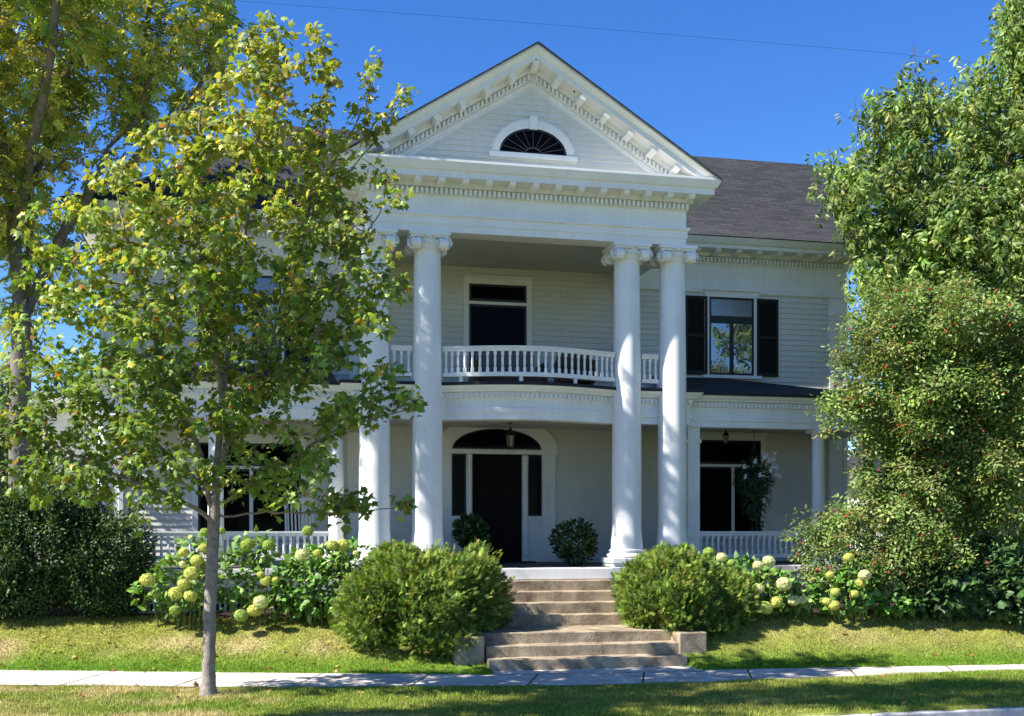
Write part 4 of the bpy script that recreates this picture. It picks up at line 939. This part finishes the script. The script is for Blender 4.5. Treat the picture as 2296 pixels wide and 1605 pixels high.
# tall old tree at the left
OY = 20.5
b1 = at(45, 1400, OY); b1[2] = float(gh(b1[0], b1[1]))-.05
ch = [(None, [b1, at(42,1100,OY), at(45,900,OY), at(50,740,OY), at(30,520,OY), at(5,300,OY-.5), at(-60,0,OY-1)]),
      (0, [at(50,740,OY), at(64,560,OY+.3), at(70,420,OY+.3), at(120,280,OY+.2), at(170,120,OY), at(200,-80,OY)]),
      (0, [at(50,720,OY), at(120,560,OY+.4), at(205,425,OY+.5), at(285,385,OY+.5), at(335,310,OY+.4), at(305,200,OY+.2), at(330,60,OY), at(360,-150,OY-.5)]),
      (2, [at(335,310,OY+.4), at(420,240,OY+.2), at(470,150,OY), at(480,20,OY)]), (2, [at(205,425,OY+.5), at(240,330,OY), at(300,280,OY-.4), at(340,170,OY-.8)]),
      (1, [at(70,420,OY+.3), at(150,360,OY-.5), at(250,330,OY-1.2)]), (2, [at(290,388,OY+.5), at(360,390,OY+.5), at(410,410,OY+.4)]),
      (0, [at(30,520,OY), at(80,300,OY-1.5), at(120,100,OY-2.5), at(140,-150,OY-3)])]
el = [E(100,110,200,170,OY-.6,2.6,.9), E(340,100,170,140,OY-.2,2.2,1.2), E(470,60,90,90,OY,1.2,1.6), E(60,360,120,110,OY-.3,1.6,1.0), E(170,-160,400,150,OY-1.2,3.0,.55), E(250,270,130,60,OY,1.4,.9), E(40,560,70,90,OY+.5,1.2,1.0), E(-120,250,120,350,OY-.5,2.4,.7), E(130,640,70,80,OY+1,1.0,.8), E(-100,-100,200,200,OY-2.5,2.0,.45), E(25,760,60,170,OY+.3,.8,1.0), E(100,500,60,90,OY+.3,.9,1.0)]
tree('ash_tree', 'tall old tree with spreading pale limbs and thin yellowish compound leaves at the left edge', ch, el, 1800, .22, 2.3, .34, .007, .19, M['bark_pale'], T_PINN, (.17,.27), [(.19,.25,.05),(.26,.29,.06),(.13,.18,.045),(.36,.31,.06)], LEAFB, 6, [.35,.3,.2,.15], -.2, .020, .16, None, (0,0,.02), 12500, n=8, var=.22, fluff=.3, flat=1.4, gain=1.6, ex=1.75)
# tall tree at the right, behind the berry tree
RY = 22.6
b2 = at(2190, 1400, RY); b2[2] = float(gh(b2[0], b2[1]))-.05
ch = [(None, [b2, at(2185,1100,RY), at(2170,800,RY), at(2140,560,RY), at(2080,330,RY), at(2048,100,RY)]), (0, [at(2170,800,RY), at(2240,560,RY), at(2275,250,RY), at(2290,40,RY)]), (0, [at(2160,700,RY), at(2030,520,RY-.4), at(1930,330,RY-.5), at(1915,220,RY-.5)]), (0, [at(2175,900,RY), at(2000,720,RY-.3), at(1960,560,RY-.3), at(1890,400,RY-.3)]), (1, [at(2240,560,RY), at(2180,330,RY+.3), at(2190,180,RY+.3)])]
el = [E(2060,330,95,130,RY,1.5,1), E(2045,150,14,75,RY,.3,6), E(2030,225,55,45,RY,.5,2), E(2275,110,60,150,RY,1.2,1.2), E(2190,210,55,60,RY+.2,.8,1.4), E(2165,290,100,80,RY,1.3,1), E(1920,262,32,45,RY-.5,.5,2.8), E(1945,450,95,105,RY-.3,1.4,1.2), E(1850,388,42,36,RY-.3,.6,2.2), E(2130,560,160,170,RY,2.2,.9), E(2260,420,90,230,RY,1.8,.9), E(1948,640,55,90,RY-.3,1.0,1.3), E(2060,720,100,120,RY,1.4,.9), E(2200,800,150,160,RY,1.8,.7), E(2100,980,160,130,RY+.3,1.5,.5), E(2340,300,90,400,RY,2.0,.8), E(2065,560,90,120,RY-.4,1.4,1.1), E(2230,620,120,170,RY-.5,1.6,1.0), E(2150,1050,170,150,RY+.2,1.6,.8), E(2290,850,90,200,RY,1.6,.9), E(2010,900,50,120,RY+.5,1.0,.9)]
tree('silver_leaved_tree', 'tall dense green tree with narrow hanging leaves at the right, overlapping the roof end', ch, el, 2500, .24, 2.2, .34, .007, .22, M['bark_dark'], T_HANG, (.18,.29), [(.125,.195,.045),(.17,.245,.06),(.08,.145,.04),(.235,.27,.075)], LEAFB, 12, [.35,.3,.2,.15], -.9, .02, .22, None, (0,0,.06), 34000, var=.22, flat=1.3, fluff=.45, gain=1.25)
# berry tree in front of the right porch
CY = 20.1
b3 = at(2110, 1400, CY); b3[2] = float(gh(b3[0], b3[1]))-.05
ch = [(None, [b3, at(2105,1250,CY), at(2095,1100,CY), at(2060,900,CY), at(2040,700,CY)]), (0, [at(2100,1180,CY), at(2000,1120,CY-.2), at(1880,1150,CY-.4), at(1790,1230,CY-.5)]), (0, [at(2095,1100,CY), at(2190,940,CY), at(2260,760,CY)]), (0, [at(2090,1060,CY), at(1990,960,CY-.3), at(1890,900,CY-.3), at(1815,915,CY-.3)]), (0, [at(2105,1250,CY), at(2010,1240,CY-.5), at(1920,1270,CY-.6)]), (0, [at(2098,1120,CY), at(2200,1090,CY-.3), at(2290,1060,CY-.3)])]
el = [E(2090,740,190,110,CY,1.6,.9), E(1955,770,72,85,CY-.2,1.0,1.2), E(2060,880,170,100,CY,1.6,.9), E(1912,885,58,45,CY-.3,.6,1.5), E(1845,915,22,16,CY-.3,.3,4), E(1868,972,12,12,CY-.3,.25,5), E(2200,1030,140,140,CY,1.5,.8), E(2000,1010,75,80,CY-.2,.9,1), E(1880,1190,80,62,CY-.4,.8,1.3), E(1815,1265,40,32,CY-.5,.5,1.8), E(1805,1115,8,22,CY-.4,.2,8), E(1940,1240,110,90,CY-.4,1.0,1.1), E(2060,1220,130,100,CY-.2,1.1,.9), E(2260,880,110,190,CY+.2,1.6,.8), E(1945,690,28,50,CY,.5,1.4), E(2240,1160,110,80,CY,1.1,.8), E(1765,1185,8,14,CY-.5,.2,8), E(2030,1120,110,110,CY-.3,1.0,1.1), E(1880,1300,80,45,CY-.5,.6,1.1), E(2010,1320,80,35,CY-.5,.6,1.0)]
tr, P, bs, tw = tree('berry_tree', 'low spreading tree with small leaves and red berries hiding the right porch end', ch, el, 2600, .17, 1.7, .23, .0045, .085, M['bark_dark'], T_TUFT, (.14,.21), [(.125,.19,.047),(.17,.235,.06),(.07,.125,.033),(.235,.25,.075)], LEAFB, 12, [.35,.3,.2,.15], -.2, .013, .13, None, (0,0,-.02), 30000, var=.22, flat=1.3, fluff=.3, gain=1.25)
mb = MB(); k = rng.choice(np.argsort(P[:,1])[:len(P)//3], 460, False)
for q in P[k]: mb.ico((q-bs+rng.normal(size=3)*.03).tolist(), (.023,.023,.024), 1)
o = mb.build('berries', M['berry'], tr); o['kind'] = 'stuff'
# trees across the street, mirrored in the upstairs window
for i, (x, y) in enumerate(((25,-9),(34,-13),(45,-10))):
    b = np.array([x, y, -.02]); c = b+[0,0,7.5]
    tree('roadside_tree', 'leafy roadside tree across the street, mirrored in the upstairs window right of the columns', [(None, [b, b+[0,0,3], b+[.2,0,6], b+[0,0,10]])], [(c, np.array([3.6,3.6,3.8]), 1), (c+[2,0,1.5], np.array([2,2,2]), 1), (c+[-1.5,1,2.5], np.array([2,2,2]), 1)], 320, .5, 5, .8, .02, .25, M['bark_dark'], T_TUFT, (.5,.8), [(.09,.13,.03),(.15,.17,.04),(.05,.09,.025)], LEAFB, 2, None, -.3, .06, .4, 'roadside trees across the street', maxn=1500)
b = np.array([-10.4, 9.2, -.02]); c = np.array([-9.9, 8.75, 12.0])
tree('roadside_tree', 'tall street tree just left of the view whose shade dapples the grass verge', [(None, [b, b+[0,0,4], b+[.2,0,8], c])], [(c+[.8,.1,0], np.array([3.4,1.0,1.7]), 1), (c+[3,0,.6], np.array([2.4,.9,1.6]), 1), (c+[-.5,-.5,-1.2], np.array([2.6,.7,1.2]), 1), (c+[2.5,.2,2.2], np.array([2.6,.8,1.2]), 1)], 560, .4, 5, .6, .015, .2, M['bark_dark'], T_TUFT, (.35,.55), [(.09,.13,.03),(.15,.17,.04),(.05,.09,.025)], LEAFB, 6, None, -.3, .05, .4, None, maxn=3200)
# neighbouring houses glimpsed at both edges
def cottage(x, y, rz, label, wid, dep, hgt):
    r = empty('neighbour_house', (x, y, .6), rz, label, 'house')
    mb = MB(); clap(mb, -dep/2, 0, hgt, lambda z: (-wid/2, wid/2), .13); mb.box(-wid/2+.01, wid/2-.01, -dep/2+.03, dep/2, -.5, hgt); mb.build('wall', M['siding'], r)
    mb = MB(); q = [(-wid/2-.3,-dep/2-.3,hgt-.1),(wid/2+.3,-dep/2-.3,hgt-.1),(wid/2+.3,0,hgt+1.9),(-wid/2-.3,0,hgt+1.9),(-wid/2-.3,dep/2+.3,hgt-.1),(wid/2+.3,dep/2+.3,hgt-.1)]
    mb.add(q, [(0,1,2,3),(3,2,5,4),(0,3,4),(1,5,2)]); o = mb.build('roof', M['shingle'], r); uvface(o.data)
    for x0 in (-wid*.3, wid*.2):
        mb = MB(); mb.box(x0-.08,x0+.98,-dep/2-.05,-dep/2+.02,.9,2.5); f = mb.build('window', M['white'], r)
        mb = MB(); mb.add([(x0,-dep/2-.055,.98),(x0+.9,-dep/2-.055,.98),(x0+.9,-dep/2-.055,2.42),(x0,-dep/2-.055,2.42)], [(0,1,2,3)]); mb.build('pane', M['glass_dark'], f)
cottage(-15.2, 36, .1, 'white neighbouring house behind the dark shrub at the left edge', 7, 6, 3.0)
cottage(13.5, 31, .2, 'white neighbouring house behind the berry tree at the right edge', 7, 6, 2.8)
# wooded backdrop beyond the houses
n = 7000; X = rng.uniform(-48, 48, n); Y = rng.uniform(46, 62, n); top = 4.5+4*vnoise(X, Y*.3, 7, 3)+1.5*vnoise(X, Y, 1.6, 5); Z = .5+top*rng.random(n)**.7
P = np.stack([X, Y, Z], -1); o = scatter('far_trees', T_TUFT, P, frames(rng.normal(size=(n,3)), np.array([0,-.3,.6])+rng.normal(size=(n,3))*.5), rng.uniform(.5, 1.0, n), pick([(.05,.085,.025),(.08,.12,.03),(.035,.06,.02)], n), LEAFB)
tag(o, 'distant line of dark trees low behind the houses', 'trees', kind='stuff')
# overhead cables
def cable(pts, Y0, Y1, r, label, grp):
    m = len(pts); P = [at(px, py, Y0+(Y1-Y0)*i/(m-1)) for i, (px, py) in enumerate(pts)]
    tag(MB().tube([p.tolist() for p in P], r, 6).build('overhead_cable', M['cable'], None, 60), label, 'cable', grp)
cable([(-300,-62),(535,2),(1150,48),(1990,118),(2140,135),(2600,170)], 12.0, 14.3, .0014, 'thin wire high in the sky passing above the roof peak', None)
